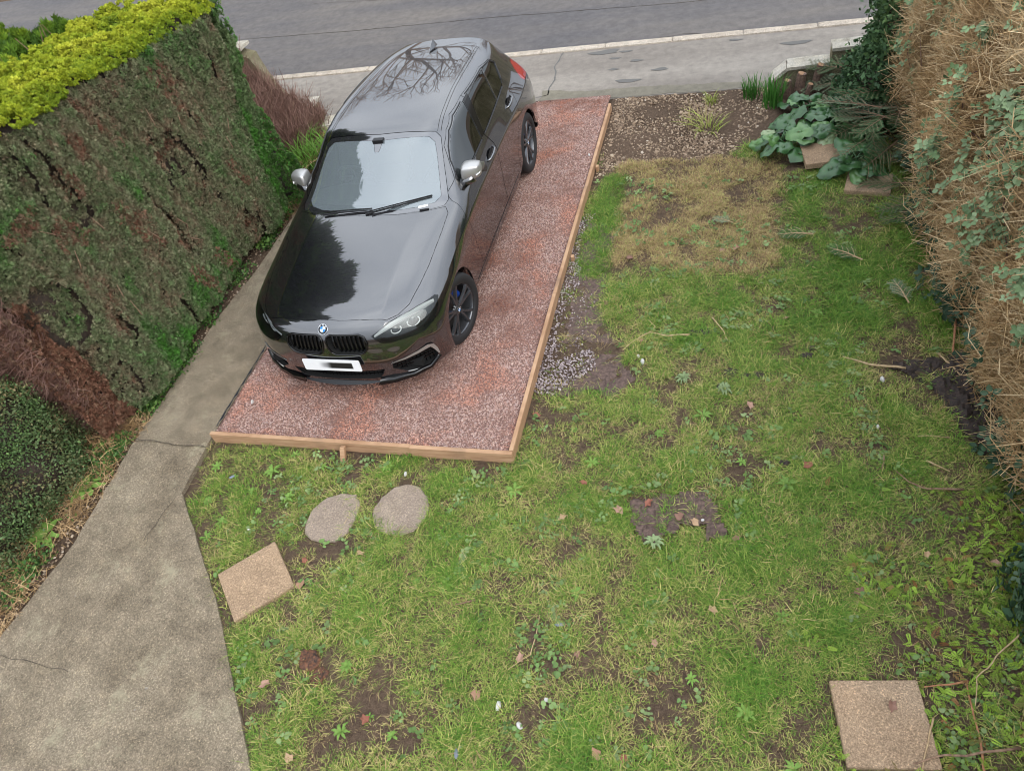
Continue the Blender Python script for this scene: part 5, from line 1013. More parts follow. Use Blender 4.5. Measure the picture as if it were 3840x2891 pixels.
def conifer_hedge():
    root = empty('conifer_hedge', (-5.75, 5.1, 0)); tag(root, 'tall clipped conifer hedge with bright yellow top and browned grey-green face along the path', 'hedge'); off = np.array(root.location)
    # wood inside
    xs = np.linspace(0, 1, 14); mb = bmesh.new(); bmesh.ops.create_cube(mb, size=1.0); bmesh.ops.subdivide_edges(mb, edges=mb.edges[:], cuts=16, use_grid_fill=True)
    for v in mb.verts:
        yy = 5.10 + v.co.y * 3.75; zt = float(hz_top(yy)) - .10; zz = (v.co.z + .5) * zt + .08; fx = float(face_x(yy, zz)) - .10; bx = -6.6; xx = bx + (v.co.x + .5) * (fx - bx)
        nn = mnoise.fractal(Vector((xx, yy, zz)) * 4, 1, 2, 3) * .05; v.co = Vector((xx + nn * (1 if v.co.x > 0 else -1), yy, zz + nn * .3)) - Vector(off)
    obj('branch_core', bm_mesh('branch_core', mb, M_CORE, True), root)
    P = []; Nn = []; T = []
    # face towards the path
    n = 46000; y = RNG.uniform(3.05, 7.4, n); z = RNG.uniform(.06, .965, n) * hz_top(y); a = fnoise(y * 1.0, z * .28, 4.2, 3, 3); b = fnoise(y, z, 1.6, 4, 3); c = fnoise(y, z, 11, 5, 2)
    yend = 6.85 + .18 * np.clip(z - .6, 0, 2) + .06 * np.sin(z * 4) - .28 * np.clip(1.1 - z, 0, 1); keep = y < yend + .05 * c
    deep = (a < -.42); x = face_x(y, z) + .035 * b + .03 * c - np.where(deep, .05 + .06 * RNG.random(n), 0)
    hole = ((y - 4.25) / .12) ** 2 + ((z - 1.65) / .12) ** 2 < 1; hole |= ((y - 5.55) / .09) ** 2 + ((z - 1.3) / .1) ** 2 < 1; hole |= ((y - 3.45) / .22) ** 2 + ((z - 1.25) / .3) ** 2 < 1
    t = .45 + .30 * b + .34 * a + .2 * c + RNG.normal(0, .09, n); low = np.clip((1.0 - z) / 1.0, 0, 1); t += .14 * low
    for (py, pz, ry, rz_) in ((4.65, 1.3, .10, .22), (4.05, 1.62, .15, .10), (3.7, 1.9, .16, .08), (5.9, 1.85, .05, .28), (6.0, 2.0, .07, .12), (4.35, 1.9, .05, .15), (5.05, 2.1, .04, .25), (6.1, .9, .06, .15), (4.9, .45, .06, .16), (5.35, .3, .08, .14)):
        t = np.where((((y - py + .3 * (z - pz)) / ry) ** 2 + ((z - pz) / rz_) ** 2 < 1.3 + 2.2 * c) & (RNG.random(n) < .62), RNG.normal(.10, .08, n), t)
    t = np.where((y > yend - .22), np.clip(t + .35, .7, 1), t); x = np.where(hole, x - .10, x); keep &= ~hole | (RNG.random(n) < .6); keep &= ~deep | (RNG.random(n) < .8)
    dead = (y < 3.36 + .12 * b) & (z < 1.6 - .5 * (y - 3.1)); t = np.where(dead, RNG.normal(.03, .04, n), t)
    nrm = np.stack([np.ones(n), RNG.normal(0, .5, n), RNG.normal(.25, .45, n)], 1); P.append(np.stack([x, y, z], 1)[keep]); Nn.append(nrm[keep]); T.append(t[keep])
    # near end, browned off inside
    n = 8000; x = RNG.uniform(-6.4, -5.28, n); z = RNG.uniform(.05, 1, n) * 2.5; c = fnoise(x, z, 5, 6, 3); y = 3.12 + .12 * c + .22 * np.clip(.9 - z, 0, 1)
    t = np.where(z < 1.72 + .35 * c, RNG.normal(.05, .06, n), RNG.normal(.55, .15, n)); k = RNG.random(n) < np.where(z < 1.7, .5, 1); P.append(np.stack([x, y, z], 1)[k]); Nn.append(np.stack([RNG.normal(0, .4, n), -np.ones(n), RNG.normal(.2, .5, n)], 1)[k]); T.append(t[k])
    # far end
    n = 4200; x = RNG.uniform(-6.4, -5.25, n); z = RNG.uniform(.05, 1, n) * 2.25; c = fnoise(x, z, 5, 7, 3); y = 6.85 + .18 * np.clip(z - .6, 0, 2) + .06 * np.sin(z * 4) + .06 * c - .28 * np.clip(1.1 - z, 0, 1); P.append(np.stack([x, y, z], 1)); Nn.append(np.stack([RNG.normal(.3, .4, n), np.ones(n), RNG.normal(.2, .4, n)], 1)); T.append(RNG.normal(.85, .12, n))
    # green upright tufts leaning out at the far end
    n = 900; k = RNG.integers(0, 4, n); cx = np.array([-5.22, -5.14, -5.3, -5.05])[k]; cy = np.array([6.95, 6.75, 7.1, 6.9])[k]; hh = np.array([1.15, .85, .95, .62])[k]; z = RNG.random(n) * hh; rr = .11 * (1 - z / hh * .8); a = RNG.random(n) * 6.283; P.append(np.stack([cx + rr * np.cos(a), cy + rr * np.sin(a), z], 1)); Nn.append(np.stack([np.cos(a), np.sin(a), np.full(n, .9)], 1)); T.append(RNG.normal(.9, .1, n))
    P, Nn, T = np.concatenate(P), np.concatenate(Nn), np.clip(np.concatenate(T), .01, .99)
    scatter('face_foliage', P - off, SPR, dir_euler(Nn), RNG.uniform(.5, .95, len(P)), T, root)
    n = 1500; x = RNG.uniform(-6.35, -5.3, n); z = RNG.uniform(.1, 1.75, n); y = 3.16 + RNG.normal(0, .05, n) + .2 * np.clip(.9 - z, 0, 1); scatter('dead_twigs', np.stack([x, y, z], 1) - off, TWR, dir_euler(np.stack([RNG.normal(0, .7, n), -np.ones(n), RNG.normal(.1, .7, n)], 1)), RNG.uniform(.3, .6, n), np.clip(RNG.normal(.3, .2, n), .02, .9), root)
    n = 36000; y = RNG.uniform(3.05, 7.2, n); x = RNG.uniform(-6.85, -5.2, n); a = fnoise(x, y, 2.2, 9, 3); b = fnoise(x, y, 8, 10, 2); zt = hz_top(y); fx = face_x(y, 2.3); k = x < fx + .03
    edge = np.clip((x - (fx - .12)) / .12, 0, 1); back = np.clip((-6.55 - x) / .3, 0, 1); z = zt + .05 * a + .03 * b - .06 * edge ** 2 - .30 * back ** 2 + .07 * np.exp(-((b - .4) / .2) ** 2)
    k &= ~(back > .3 + .6 * RNG.random(n)); t = .62 + .5 * a + .25 * b + RNG.normal(0, .12, n) - .6 * back - .15 * edge
    Nn = np.stack([RNG.normal(0, .35, n) + .6 * edge - .5 * back, RNG.normal(0, .35, n), np.ones(n)], 1)
    scatter('top_foliage', (np.stack([x, y, z], 1) - off)[k], SPY, dir_euler(Nn[k]), RNG.uniform(.4, .8, k.sum()), np.clip(t, .02, .98)[k], root)
    for k in range(12):                                        # bare branch ends that show where the face is thin
        y0 = RNG.uniform(3.4, 6.6); z0 = RNG.uniform(.3, 2.0); x0 = float(face_x(y0, z0)); l = RNG.uniform(.15, .45); m = MB(); m.tube([(x0 - .06, y0, z0), (x0 - .0, y0 + RNG.normal(0, .03), z0 + l * .5), (x0 + .015, y0 + RNG.normal(0, .05), z0 + l)], [.009, .006, .003], 5); o = m.build('branch', M_TWIG, root, True); o.location = -root.location
conifer_hedge()
# ------------------------------------------------------------------ second, greener hedge behind it
M_GRN = leafmat('green_cypress', (.0, (.03, .065, .012)), (.4, (.065, .14, .018)), (.75, (.15, .26, .022)), (1.0, (.30, .38, .035)), rough=.65, var=.3); SPG = [spray('cypress_spray', M_GRN, 60 + k, 11, .075, .014, .55) for k in range(4)]
def back_hedge():
    root = empty('conifer_hedge', (-8.05, 4.6, 0)); tag(root, 'darker green bushy conifer hedge behind the yellow-topped one', 'hedge'); off = np.array(root.location)
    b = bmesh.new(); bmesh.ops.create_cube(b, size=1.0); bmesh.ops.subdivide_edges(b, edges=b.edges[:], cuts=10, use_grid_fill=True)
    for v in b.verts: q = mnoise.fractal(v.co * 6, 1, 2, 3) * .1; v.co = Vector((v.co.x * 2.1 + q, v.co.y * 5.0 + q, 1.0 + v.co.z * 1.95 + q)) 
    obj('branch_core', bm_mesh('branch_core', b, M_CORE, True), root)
    n = 17000; x = RNG.uniform(-9.2, -6.9, n); y = RNG.uniform(1.9, 7.25, n); a = fnoise(x, y, 1.5, 14, 3); b_ = fnoise(x, y, 5, 15, 2); clump = np.abs(a); z = 2.12 + .26 * a + .13 * b_ - .35 * np.clip((x + 7.3) / .4, 0, 1) ** 2 * RNG.random(n)
    side = RNG.random(n) < .38; xs_ = -6.88 + .1 * b_ - .05 * a; zs = RNG.uniform(.2, 2.2, n); P = np.stack([np.where(side, xs_, x), y, np.where(side, zs, z)], 1); Nn = np.stack([np.where(side, 1, RNG.normal(0, .3, n)), RNG.normal(0, .35, n), np.where(side, .5, 1)], 1)
    t = np.where(side, .28 + .2 * (zs - 1.6) + .3 * b_, .45 + .7 * a + .5 * b_) + RNG.normal(0, .1, n)
    scatter('foliage', P - off, SPG, dir_euler(Nn), RNG.uniform(.7, 1.5, n), np.clip(t, .02, .98), root)
    for k in range(9):
        m = MB(); y0 = RNG.uniform(4.6, 6.4); m.tube([(-6.85, y0, 1.7), (-6.8 + RNG.normal(0, .06), y0 + RNG.normal(0, .1), 2.2), (-6.76 + RNG.normal(0, .1), y0 + RNG.normal(0, .15), 2.5)], [.012, .008, .003], 5); o = m.build('branch', M_TWIG, root); o.location = -root.location
back_hedge()
# ------------------------------------------------------------------ small-leaved bush at the near left
M_BOX = leafmat('small_dark_leaf', (.0, (.26, .20, .10)), (.2, (.17, .16, .07)), (.5, (.085, .125, .05)), (.8, (.09, .165, .055)), (1.0, (.15, .23, .07)), rough=.5)
def leaf_cluster(name, mat, seed, n=10, r0=.04, lw=.011, ll=.017):
    r = random.Random(seed); V = []; F = []
    for k in range(n):
        c = Vector((r.gauss(0, r0), r.gauss(0, r0), r.gauss(0, r0 * .7))); d = Vector((r.gauss(0, 1), r.gauss(0, 1), r.gauss(.4, .8))).normalized(); u = d.orthogonal().normalized(); u = Matrix.Rotation(r.random() * 6.283, 3, d) @ u; i0 = len(V); s = r.uniform(.7, 1.3)
        V += [tuple(c), tuple(c + d * ll * .4 * s + u * lw * .5 * s), tuple(c + d * ll * s), tuple(c + d * ll * .4 * s - u * lw * .5 * s)]; F.append((i0, i0 + 1, i0 + 2, i0 + 3))
    return mesh(name, V, F, mat)
def blob_bush(name, label, c, r, n, src, mat_core, tlo, seed, twigs=None, zmin=.05, cat='bush', amp=.2, tspread=.16):
    root = empty(name, (c[0], c[1], 0)); tag(root, label, cat); off = np.array(root.location)
    b = bmesh.new(); bmesh.ops.create_icosphere(b, subdivisions=4, radius=1.0)
    for v in b.verts: v.co *= 1 + amp * mnoise.fractal(v.co * 2 + Vector((seed, 0, 0)), 1, 2, 3); v.co = Vector((v.co.x * (r[0] - .09), v.co.y * (r[1] - .09), max(v.co.z * (r[2] - .09) + c[2], .0)))
    obj('branch_core', bm_mesh('branch_core', b, mat_core, True), root)
    d = RNG.normal(0, 1, (n, 3)); d /= np.linalg.norm(d, axis=1)[:, None]; q = np.array([mnoise.fractal(Vector(v) * 2 + Vector((seed, 0, 0)), 1, 2, 3) for v in d]); s = (1 + amp * q) * RNG.uniform(.90, 1.03, n)
    P = d * s[:, None] * np.array(r) + [0, 0, c[2]]; k = P[:, 2] > zmin; fn = np.array([mnoise.fractal(Vector(v) * 3.5, 1, 2, 2) for v in P])
    t = tlo + .35 * fn + RNG.normal(0, tspread, n); scatter('foliage', P[k], src, dir_euler(d[k] + RNG.normal(0, .4, (k.sum(), 3))), RNG.uniform(.7, 1.4, k.sum()), np.clip(t, .02, .98)[k], root)
    return root
BOXL = [leaf_cluster('leaf_cluster', M_BOX, k, 12, .035, .013, .02) for k in range(4)]
blob_bush('evergreen_bush', 'small-leaved dark evergreen bush with dry stems beside the concrete path', (-6.05, 2.35, .45), (.72, .95, .95), 11000, BOXL, M_CORE, .5, 5)
# bramble: leaves in threes
M_BRAM = leafmat('bramble_leaf', (.0, (.06, .11, .04)), (.5, (.15, .225, .10)), (1.0, (.27, .35, .19)), rough=.5); M_IVY = leafmat('ivy_leaf', (.0, (.018, .04, .018)), (.6, (.035, .075, .035)), (1.0, (.09, .14, .08)), rough=.35)
def leaflet(mb, c, d, u, L, w):
    n = d.cross(u); P = [c]
    for t, s in ((.25, .8), (.5, 1.0), (.78, .6)): P += [c + d * L * t + u * w * .5 * s + n * .12 * w, c + d * L * t - n * .05 * w, c + d * L * t - u * w * .5 * s + n * .12 * w]
    P.append(c + d * L); mb.add(P, [(0, 1, 2), (0, 2, 3), (1, 4, 5, 2), (2, 5, 6, 3), (4, 7, 8, 5), (5, 8, 9, 6), (7, 10, 8), (8, 10, 9)])
def trefoil(name, mat, seed, L=.05, n=3):
    q = random.Random(seed); mb = MB()
    for k in range(n):
        a = (k - (n - 1) / 2) * (1.25 if n == 3 else 1.1) + q.gauss(0, .12); d = Vector((math.cos(a), math.sin(a), q.uniform(-.1, .35))).normalized(); u = Vector((-math.sin(a), math.cos(a), q.gauss(0, .15))).normalized(); leaflet(mb, Vector((0, 0, 0)) + d * .008, d, u, L * q.uniform(.85, 1.15), L * .72)
    return mesh(name, mb.v, mb.f, mat, True)
TREF = [trefoil('bramble_leaf', M_BRAM, k, .040, 3 if k < 3 else 5) for k in range(5)]; IVYL = [trefoil('ivy_leaf', M_IVY, 20 + k, .042, 3) for k in range(3)]
def rface(y, z): return 1.64 + .14 * np.clip((4.8 - y) / .8, 0, 1) + .22 * np.clip((3.5 - y) / 1.0, 0, 1) - .12 * np.sin(np.clip(z, 0, 2) * 1.57) + .05 * np.sin(y * 3.1) + .05 * np.sin(y * 7 + z * 3) + .30 * np.clip(z - 1.6, 0, 2) ** 1.4
def brown_hedge():
    root = empty('overgrown_hedge', (2.2, 4.8, 0)); tag(root, 'tall overgrown hedge of bare tan twigs with green bramble trailing through it', 'hedge'); off = np.array(root.location)
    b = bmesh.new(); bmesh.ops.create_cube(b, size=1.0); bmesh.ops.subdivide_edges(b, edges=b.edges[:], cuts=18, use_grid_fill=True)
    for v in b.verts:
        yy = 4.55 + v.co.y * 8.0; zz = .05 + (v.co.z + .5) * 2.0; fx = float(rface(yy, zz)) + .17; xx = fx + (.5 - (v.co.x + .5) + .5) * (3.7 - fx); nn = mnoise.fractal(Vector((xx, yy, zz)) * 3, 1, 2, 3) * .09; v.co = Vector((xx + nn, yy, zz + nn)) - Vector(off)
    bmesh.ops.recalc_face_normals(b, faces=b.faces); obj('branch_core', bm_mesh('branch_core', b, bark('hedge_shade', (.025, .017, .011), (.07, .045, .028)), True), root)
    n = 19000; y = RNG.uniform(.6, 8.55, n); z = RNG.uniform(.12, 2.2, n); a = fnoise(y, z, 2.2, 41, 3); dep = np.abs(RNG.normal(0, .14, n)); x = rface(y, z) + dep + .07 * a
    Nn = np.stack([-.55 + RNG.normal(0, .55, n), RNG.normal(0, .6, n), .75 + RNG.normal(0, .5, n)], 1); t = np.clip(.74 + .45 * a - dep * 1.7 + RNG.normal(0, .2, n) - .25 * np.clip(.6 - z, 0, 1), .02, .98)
    k = RNG.random(n) < np.clip(.85 + .6 * a, .25, 1); P = np.stack([x, y, z], 1)
    n2 = 9000; y2 = RNG.uniform(.6, 8.5, n2); x2 = RNG.uniform(1.3, 3.8, n2); z2 = 2.05 + .1 * fnoise(x2, y2, 1.5, 44, 3); k2 = x2 > rface(y2, z2) - .02; P2 = np.stack([x2, y2, z2], 1)[k2]; N2 = np.stack([RNG.normal(-.1, .5, n2), RNG.normal(0, .5, n2), np.ones(n2)], 1)[k2]
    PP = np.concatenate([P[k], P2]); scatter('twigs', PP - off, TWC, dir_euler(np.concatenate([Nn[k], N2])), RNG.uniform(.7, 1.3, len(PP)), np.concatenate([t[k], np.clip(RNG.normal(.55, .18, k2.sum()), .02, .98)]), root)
    for k in range(60):                                        # thicker stems standing in the face
        y0 = RNG.uniform(1.2, 8); z0 = RNG.uniform(0, .5); l = RNG.uniform(.6, 1.4); m = MB(); pts = []
        for i in range(5): zz = z0 + l * i / 4; pts.append((float(rface(y0, zz)) + .06 - .02 * i + RNG.normal(0, .015), y0 + RNG.normal(0, .03) + .05 * i * RNG.normal(0, 1), zz))
        m.tube(pts, [.010, .009, .008, .006, .003], 5); o = m.build('stem', M_STRAW if k % 3 else M_TWIG, root, True); o.location = -root.location
    # bramble canes with leaves
    LP = []; LN = []; LT = []
    for k in range(56):
        y0 = RNG.uniform(1.3, 8.0); z0 = RNG.uniform(.9, 2.15) if k < 62 else RNG.uniform(.1, .6); dy = RNG.normal(0, .35); dz = RNG.normal(-.15, .28); pts = []
        for i in range(9):
            tt = i / 8; yy = y0 + dy * tt; zz = max(.04, z0 + dz * tt + .10 * math.sin(tt * 3)); pts.append((float(rface(yy, zz)) - .05 - .05 * math.sin(tt * 3.1), yy, zz))
        m = MB(); m.tube(pts, .0032, 4); o = m.build('bramble_cane', bpy.data.materials.get('bramble_cane') or plain('bramble_cane', (.11, .05, .055), .6), root); o.location = -root.location
        for i in range(9):
            for q in range(RNG.integers(1, 5)): LP.append(np.array(pts[i]) + RNG.normal(0, .045, 3) + [-.03, 0, 0]); LN.append((-.6 + RNG.normal(0, .35), -.25 + RNG.normal(0, .35), .8)); LT.append(RNG.normal(.6, .2))
    scatter('bramble_leaves', np.array(LP) - off, TREF, dir_euler(np.array(LN)), RNG.uniform(.7, 1.35, len(LP)), np.clip(LT, .02, .98), root)
    n = 3000; y = RNG.uniform(.8, 7.6, n); z = np.abs(RNG.normal(0, .24, n)) + .02; x = rface(y, z) + RNG.normal(-.0, .07, n) - .04; a = fnoise(y, z, 2.0, 47); k = RNG.random(n) < np.clip(.45 + 1.2 * a, .05, 1); P = np.stack([x, y, z], 1)[k]
    scatter('ivy_leaves', P - off, IVYL, dir_euler(np.stack([-.6 + RNG.normal(0, .4, n), RNG.normal(-.2, .4, n), np.full(n, .7)], 1)[k]), RNG.uniform(.7, 1.4, k.sum()), None, root)
brown_hedge()
# dark leafy bushes: at the hedge foot near the house, and at the pavement corner
M_HOLLY = leafmat('holly_leaf', (.0, (.03, .065, .028)), (.5, (.065, .125, .05)), (1.0, (.16, .26, .09)), rough=.32); HOL = [leaf_cluster('leaf_cluster', M_HOLLY, 70 + k, 9, .05, .028, .045) for k in range(4)]
blob_bush('holly_bush', 'dark glossy-leaved bush at the pavement end of the brown hedge', (1.58, 8.35, .55), (.42, .40, .68), 1500, HOL, M_CORE, .6, 9, amp=.45)
blob_bush('ivy_bush', 'dark ivy mass among fir cuttings by the stepped wall', (1.25, 8.0, .30), (.34, .40, .42), 900, HOL, M_CORE, .3, 12, amp=.3)
BIV = [trefoil('bramble_leaf', M_IVY, 40 + k, .05, 3) for k in range(3)]
blob_bush('bramble_clump', 'low dark bramble clump at the foot of the brown hedge near the buff slab', (1.90, 2.40, .08), (.38, .70, .30), 1300, BIV, M_CORE, .6, 15, amp=.35, tspread=.25)
# fern-like conifer clippings strewn near the brown hedge
M_CLIP = leafmat('fresh_clipping', (.0, (.24, .10, .04)), (.15, (.16, .13, .035)), (.4, (.14, .22, .03)), (1.0, (.24, .36, .04)), rough=.6)
def clipping(name, mat, seed, L=.075, n=6):
    q = random.Random(seed); mb = MB()
    for i in range(n):
        t = (i + .5) / n
        for s in (1, -1):
            c = Vector((L * t, 0, .012 + .01 * math.sin(t * 3))); d = Vector((.75, s * .65, q.uniform(-.1, .25))).normalized(); u = Vector((-d.y, d.x, 0)); l = L * .42 * (1 - .55 * t); mb.add([c, c + d * l * .5 + u * .005, c + d * l, c + d * l * .5 - u * .005], [(0, 1, 2, 3)])
    return mesh(name, mb.v, mb.f, mat)
CLIP = [clipping('clipping', M_CLIP, k, .06 + .02 * (k % 3)) for k in range(4)]
n = 7000; x = RNG.uniform(.3, 2.1, n); y = RNG.uniform(.7, 3.2, n); a = fnoise(x, y, 2.2, 51); k = (RNG.random(n) < np.clip((x - .55) * .9 + .7 * a - .35 * np.clip(y - 2.2, 0, 1), 0, .9)); cx, cy = .8, 1.655; u = (x - cx) * math.cos(.148) + (y - cy) * math.sin(.148); v = -(x - cx) * math.sin(.148) + (y - cy) * math.cos(.148); k &= ~((abs(u) < .22) & (abs(v) < .22)); x, y = x[k], y[k]
scatter('conifer_clippings', np.stack([x, y, RNG.uniform(.004, .03, len(x))], 1), CLIP, randrot(len(x), .4), RNG.uniform(.4, .95, len(x)), np.clip(RNG.normal(.6, .28, len(x)), .01, .99))['label'] = 'bright green and rusty conifer clippings strewn by the brown hedge'
# ------------------------------------------------------------------ cut fir branches
M_FIR = [weedmat('fir_needles', (.05, .10, .038)), weedmat('fir_needles_pale', (.12, .17, .10)), weedmat('fir_needles_dark', (.03, .065, .025))]
def fir_mesh(seed, L, nb):
    q = random.Random(seed); st = MB(); ne = MB()
    def limb(p0, d, l, lev):
        u = Vector((-d.y, d.x, 0)).normalized() if abs(d.z) < .99 else Vector((1, 0, 0)); n = max(5, int(l / .011)); end = p0 + d * l; st.tube([p0, p0 + d * l * .5 + Vector((0, 0, .01)), end], [.005 if lev == 0 else .002, .003 if lev == 0 else .0015, .001], 4, False)
        for i in range(n):
            t = (i + .5) / n
            if lev == 0 and t < .25: continue
            c = p0 + d * l * t
            for s in (1, -1):
                dd = (d * .75 + u * s + Vector((0, 0, q.uniform(-.1, .45)))).normalized(); ll = .026 * q.uniform(.8, 1.2); w = Vector((d.x, d.y, 0)) * .0042; ne.add([c - w, c + w, c + dd * ll], [(0, 1, 2)])
        if lev < 1:
            for i in range(nb):
                t = .22 + .70 * i / nb
                for s in (1, -1): dd = (d * .72 + u * s * .8 + Vector((0, 0, q.uniform(-.05, .25)))).normalized(); limb(p0 + d * l * t, dd, l * .42 * (1 - .6 * t) * q.uniform(.8, 1.2), lev + 1)
    limb(Vector((0, 0, .012)), Vector((1, 0, .06)).normalized(), L, 0); return st, ne
FIR = [];
for k in range(4):
    a, b = fir_mesh(80 + k, .42 + .08 * (k % 2), 6 + k % 2); FIR.append((mesh('stem', a.v, a.f, M_TWIG), mesh('needles', b.v, b.f, M_FIR[k % 3])))
FIRS = [];
for k in range(2):
    a, b = fir_mesh(90 + k, .20, 4); FIRS.append((mesh('stem', a.v, a.f, M_STRAW), mesh('needles', b.v, b.f, M_FIR[1 - k])))
def fir(loc, rz, ry, sc, kind, label, group=None, rx=0.0):
    e = empty('fir_branch', loc); e.rotation_euler = (rx, ry, rz); e.scale = (sc, sc, sc); tag(e, label, 'branch', group); obj('stem', kind[0], e); obj('needles', kind[1], e); return e
PILE = 'heap of cut fir branches at the end of the brown hedge'
for k in range(52):
    y = RNG.uniform(7.0, 8.55); x = RNG.uniform(1.08 - .25 * (y > 8), 1.6); h = .08 + .42 * max(0, 1 - ((x - 1.3) / .5) ** 2) * RNG.uniform(.15, 1); fir((x, y, h), RNG.uniform(2.2, 5.4), RNG.uniform(-.15, .30), RNG.uniform(.75, 1.25), FIR[k % 4], 'dark green cut fir branch in the heap between stepped wall and brown hedge', PILE, RNG.normal(0, .3))
for (x, y, a, s) in ((1.50, 6.6, 3.0, 1.0), (1.55, 6.35, 3.5, .9), (1.5, 6.95, 2.7, 1.0), (1.48, 6.1, 3.3, .8), (1.42, 7.3, 3.6, 1.1)): fir((x, y, .08), a, .08, s, FIR[int(y * 3) % 4], 'cut fir branch spread onto the lawn edge below the brown hedge', 'fir branches along the lawn edge')
fir((-.10, 6.14, .03), 2.75, 0, 1.0, FIRS[0], 'small pale fir sprig lying on the straw-coloured patch'); fir((.60, 5.93, .03), 3.2, 0, 1.5, FIRS[1], 'dark fir sprig on the edge of the straw-coloured patch'); fir((.98, 5.55, .03), 2.6, 0, 1.5, FIRS[1], 'dark fir sprig on the green lawn'); fir((1.28, 5.0, .03), 1.9, 0, 1.4, FIRS[0], 'fir sprig on the lawn nearest the black soil')
# ------------------------------------------------------------------ bergenia: large round leaves, each a part
def bergmat(name, c0, c1):
    q = N(name); v = q.noise(14, 3, .5, q.objc()); return q.done(Base_Color=q.mix(q.ramp(v, (.35, c0), (.65, c1)), (.16, .06, .03), q.math('MULTIPLY', q.ramp(q.noise(30, 3, .6, q.objc()), (.68, (0, 0, 0)), (.75, (1, 1, 1))), .6)), Roughness=.32)
M_BERG = [bergmat('bergenia_leaf', (.030, .085, .028), (.050, .125, .040)), bergmat('bergenia_leaf_light', (.075, .17, .05), (.12, .23, .075)), bergmat('bergenia_leaf_pale', (.19, .27, .12), (.27, .34, .18))]
def bleaf(seed, mat):
    q = random.Random(seed); V = []; F = []; nr, na = 5, 18
    V.append((0, 0, 0))
    for i in range(1, nr + 1):
        for k in range(na):
            a = 6.283 * k / na; r = i / nr; rr = (.085 + .012 * math.sin(3 * a + seed)) * r; x = .07 + rr * 1.2 * math.cos(a) - .01; y = rr * math.sin(a) * (1 - .12 * math.cos(a)); z = .02 * math.sin(r * 2.2) - .035 * r * r * abs(math.sin(a)) ** .5 * q.uniform(.5, 1.1) + .010 * math.sin(a * 5) * r * r + .008 * math.cos(a * 9 + seed) * r ** 3; V.append((x, y, z))
    V[0] = (.06, 0, -.004)
    F += [(0, 1 + k, 1 + (k + 1) % na) for k in range(na)]
    for i in range(nr - 1): F += [(1 + i * na + k, 1 + (i + 1) * na + k, 1 + (i + 1) * na + (k + 1) % na, 1 + i * na + (k + 1) % na) for k in range(na)]
    mb = MB(); mb.add(V, F); mb.tube([(-.12, 0, -.07), (-.06, 0, -.015), (.0, 0, .0), (.08, 0, .012)], [.008, .007, .006, .003], 5); return mesh('leaf', mb.v, mb.f, mat, True)
BL = [bleaf(k, M_BERG[0 if k < 3 else (1 if k < 5 else 2)]) for k in range(6)]
def bergenia(c, n, r, label, seed):
    q = random.Random(seed); root = empty('bergenia_plant', (c[0], c[1], 0)); tag(root, label, 'plant')
    for k in range(n):
        a = 6.283 * k / n * 2.6 + q.gauss(0, .3); d = r * (.30 + .70 * (k / n)); o = obj('leaf', BL[q.choice((0, 0, 1, 1, 2, 3, 4, 5))], root); s = q.uniform(.75, 1.35); o.scale = (s, s, s); o.location = (d * math.cos(a), d * math.sin(a), .20 - .13 * (k / n) + q.uniform(-.02, .04)); o.rotation_euler = (q.gauss(0, .25), .05 + .42 * (k / n) + q.gauss(0, .2), a + q.gauss(0, .4))
    return root
bergenia((.36, 7.42, 0), 17, .24, 'large round-leaved plant spreading over the gravel edge beside the pale slab', 3)
bergenia((.60, 8.0, 0), 17, .28, 'large round-leaved plant between the stump and the fir heap', 4)
bergenia((.86, 7.62, 0), 16, .25, 'large round-leaved plant overhanging the pale slab', 6)
bergenia((1.02, 6.98, 0), 15, .24, 'large round-leaved plant drooping onto the lawn below the fir heap', 8)
# ------------------------------------------------------------------ daffodil clumps, tufts, stump
M_DAFF = leafmat('daffodil_leaf', (0, (.045, .13, .02)), (1, (.09, .20, .035))); M_CROC = weedmat('strap_leaf', (.10, .21, .03)); M_DAF2 = weedmat('daffodil_blade', (.045, .135, .022)); M_YT = weedmat('yellow_green_blade', (.22, .27, .05)); M_DRYG = weedmat('dry_blade', (.34, .27, .13))
def clump(name, loc, n, h, spread, w, mat, lean, seed, label, cat='plant', seg=4):
    o = obj(name, blade_tuft(name, mat, n, h, spread, w, seed, lean, seg)); o.location = loc; return tag(o, label, cat)
clump('daffodil_clump', (.03, 8.62, 0), 70, .26, .10, .012, M_DAF2, .35, 3, 'clump of upright daffodil leaves further from the stump'); clump('daffodil_clump', (.25, 8.42, 0), 95, .32, .11, .013, M_DAF2, .30, 4, 'taller clump of upright daffodil leaves beside the stump'); clump('grass_clump', (-.42, 8.55, 0), 40, .14, .07, .008, M_YT, .7, 5, 'small yellow-green grass clump alone on the river gravel'); clump('grass_clump', (-.55, 8.05, 0), 60, .24, .14, .006, M_DRYG, .9, 6, 'untidy dry grassy weed clump on the river gravel'); clump('grass_clump', (-.42, 7.95, 0), 36, .20, .13, .009, M_YT, 1.2, 7, 'yellowing strap-leaved weed beside the dry grassy clump')
for k, (x, y, s, lab) in enumerate(((-5.80, 7.85, .8, 'nearest the broken white coping'), (-5.58, 7.95, .85, 'against the car side of the dry shrub'), (-5.35, 7.65, .85, 'leaning toward the parked car'), (-5.7, 7.5, .7, 'lowest, spreading over leaf litter'), (-5.25, 7.95, .7, 'tucked behind the car mirror'))): clump('strap_leaved_plant', (x, y, 0), 85, .48 * s, .16, .011, M_CROC, 1.0, 20 + k, 'bright green strap-leaved plant ' + lab, 'plant', 5)
stp = empty('tree_stump', (.55, 8.62, 0)); tag(stp, 'rough brown multi-stemmed stump by the stepped wall', 'stump')
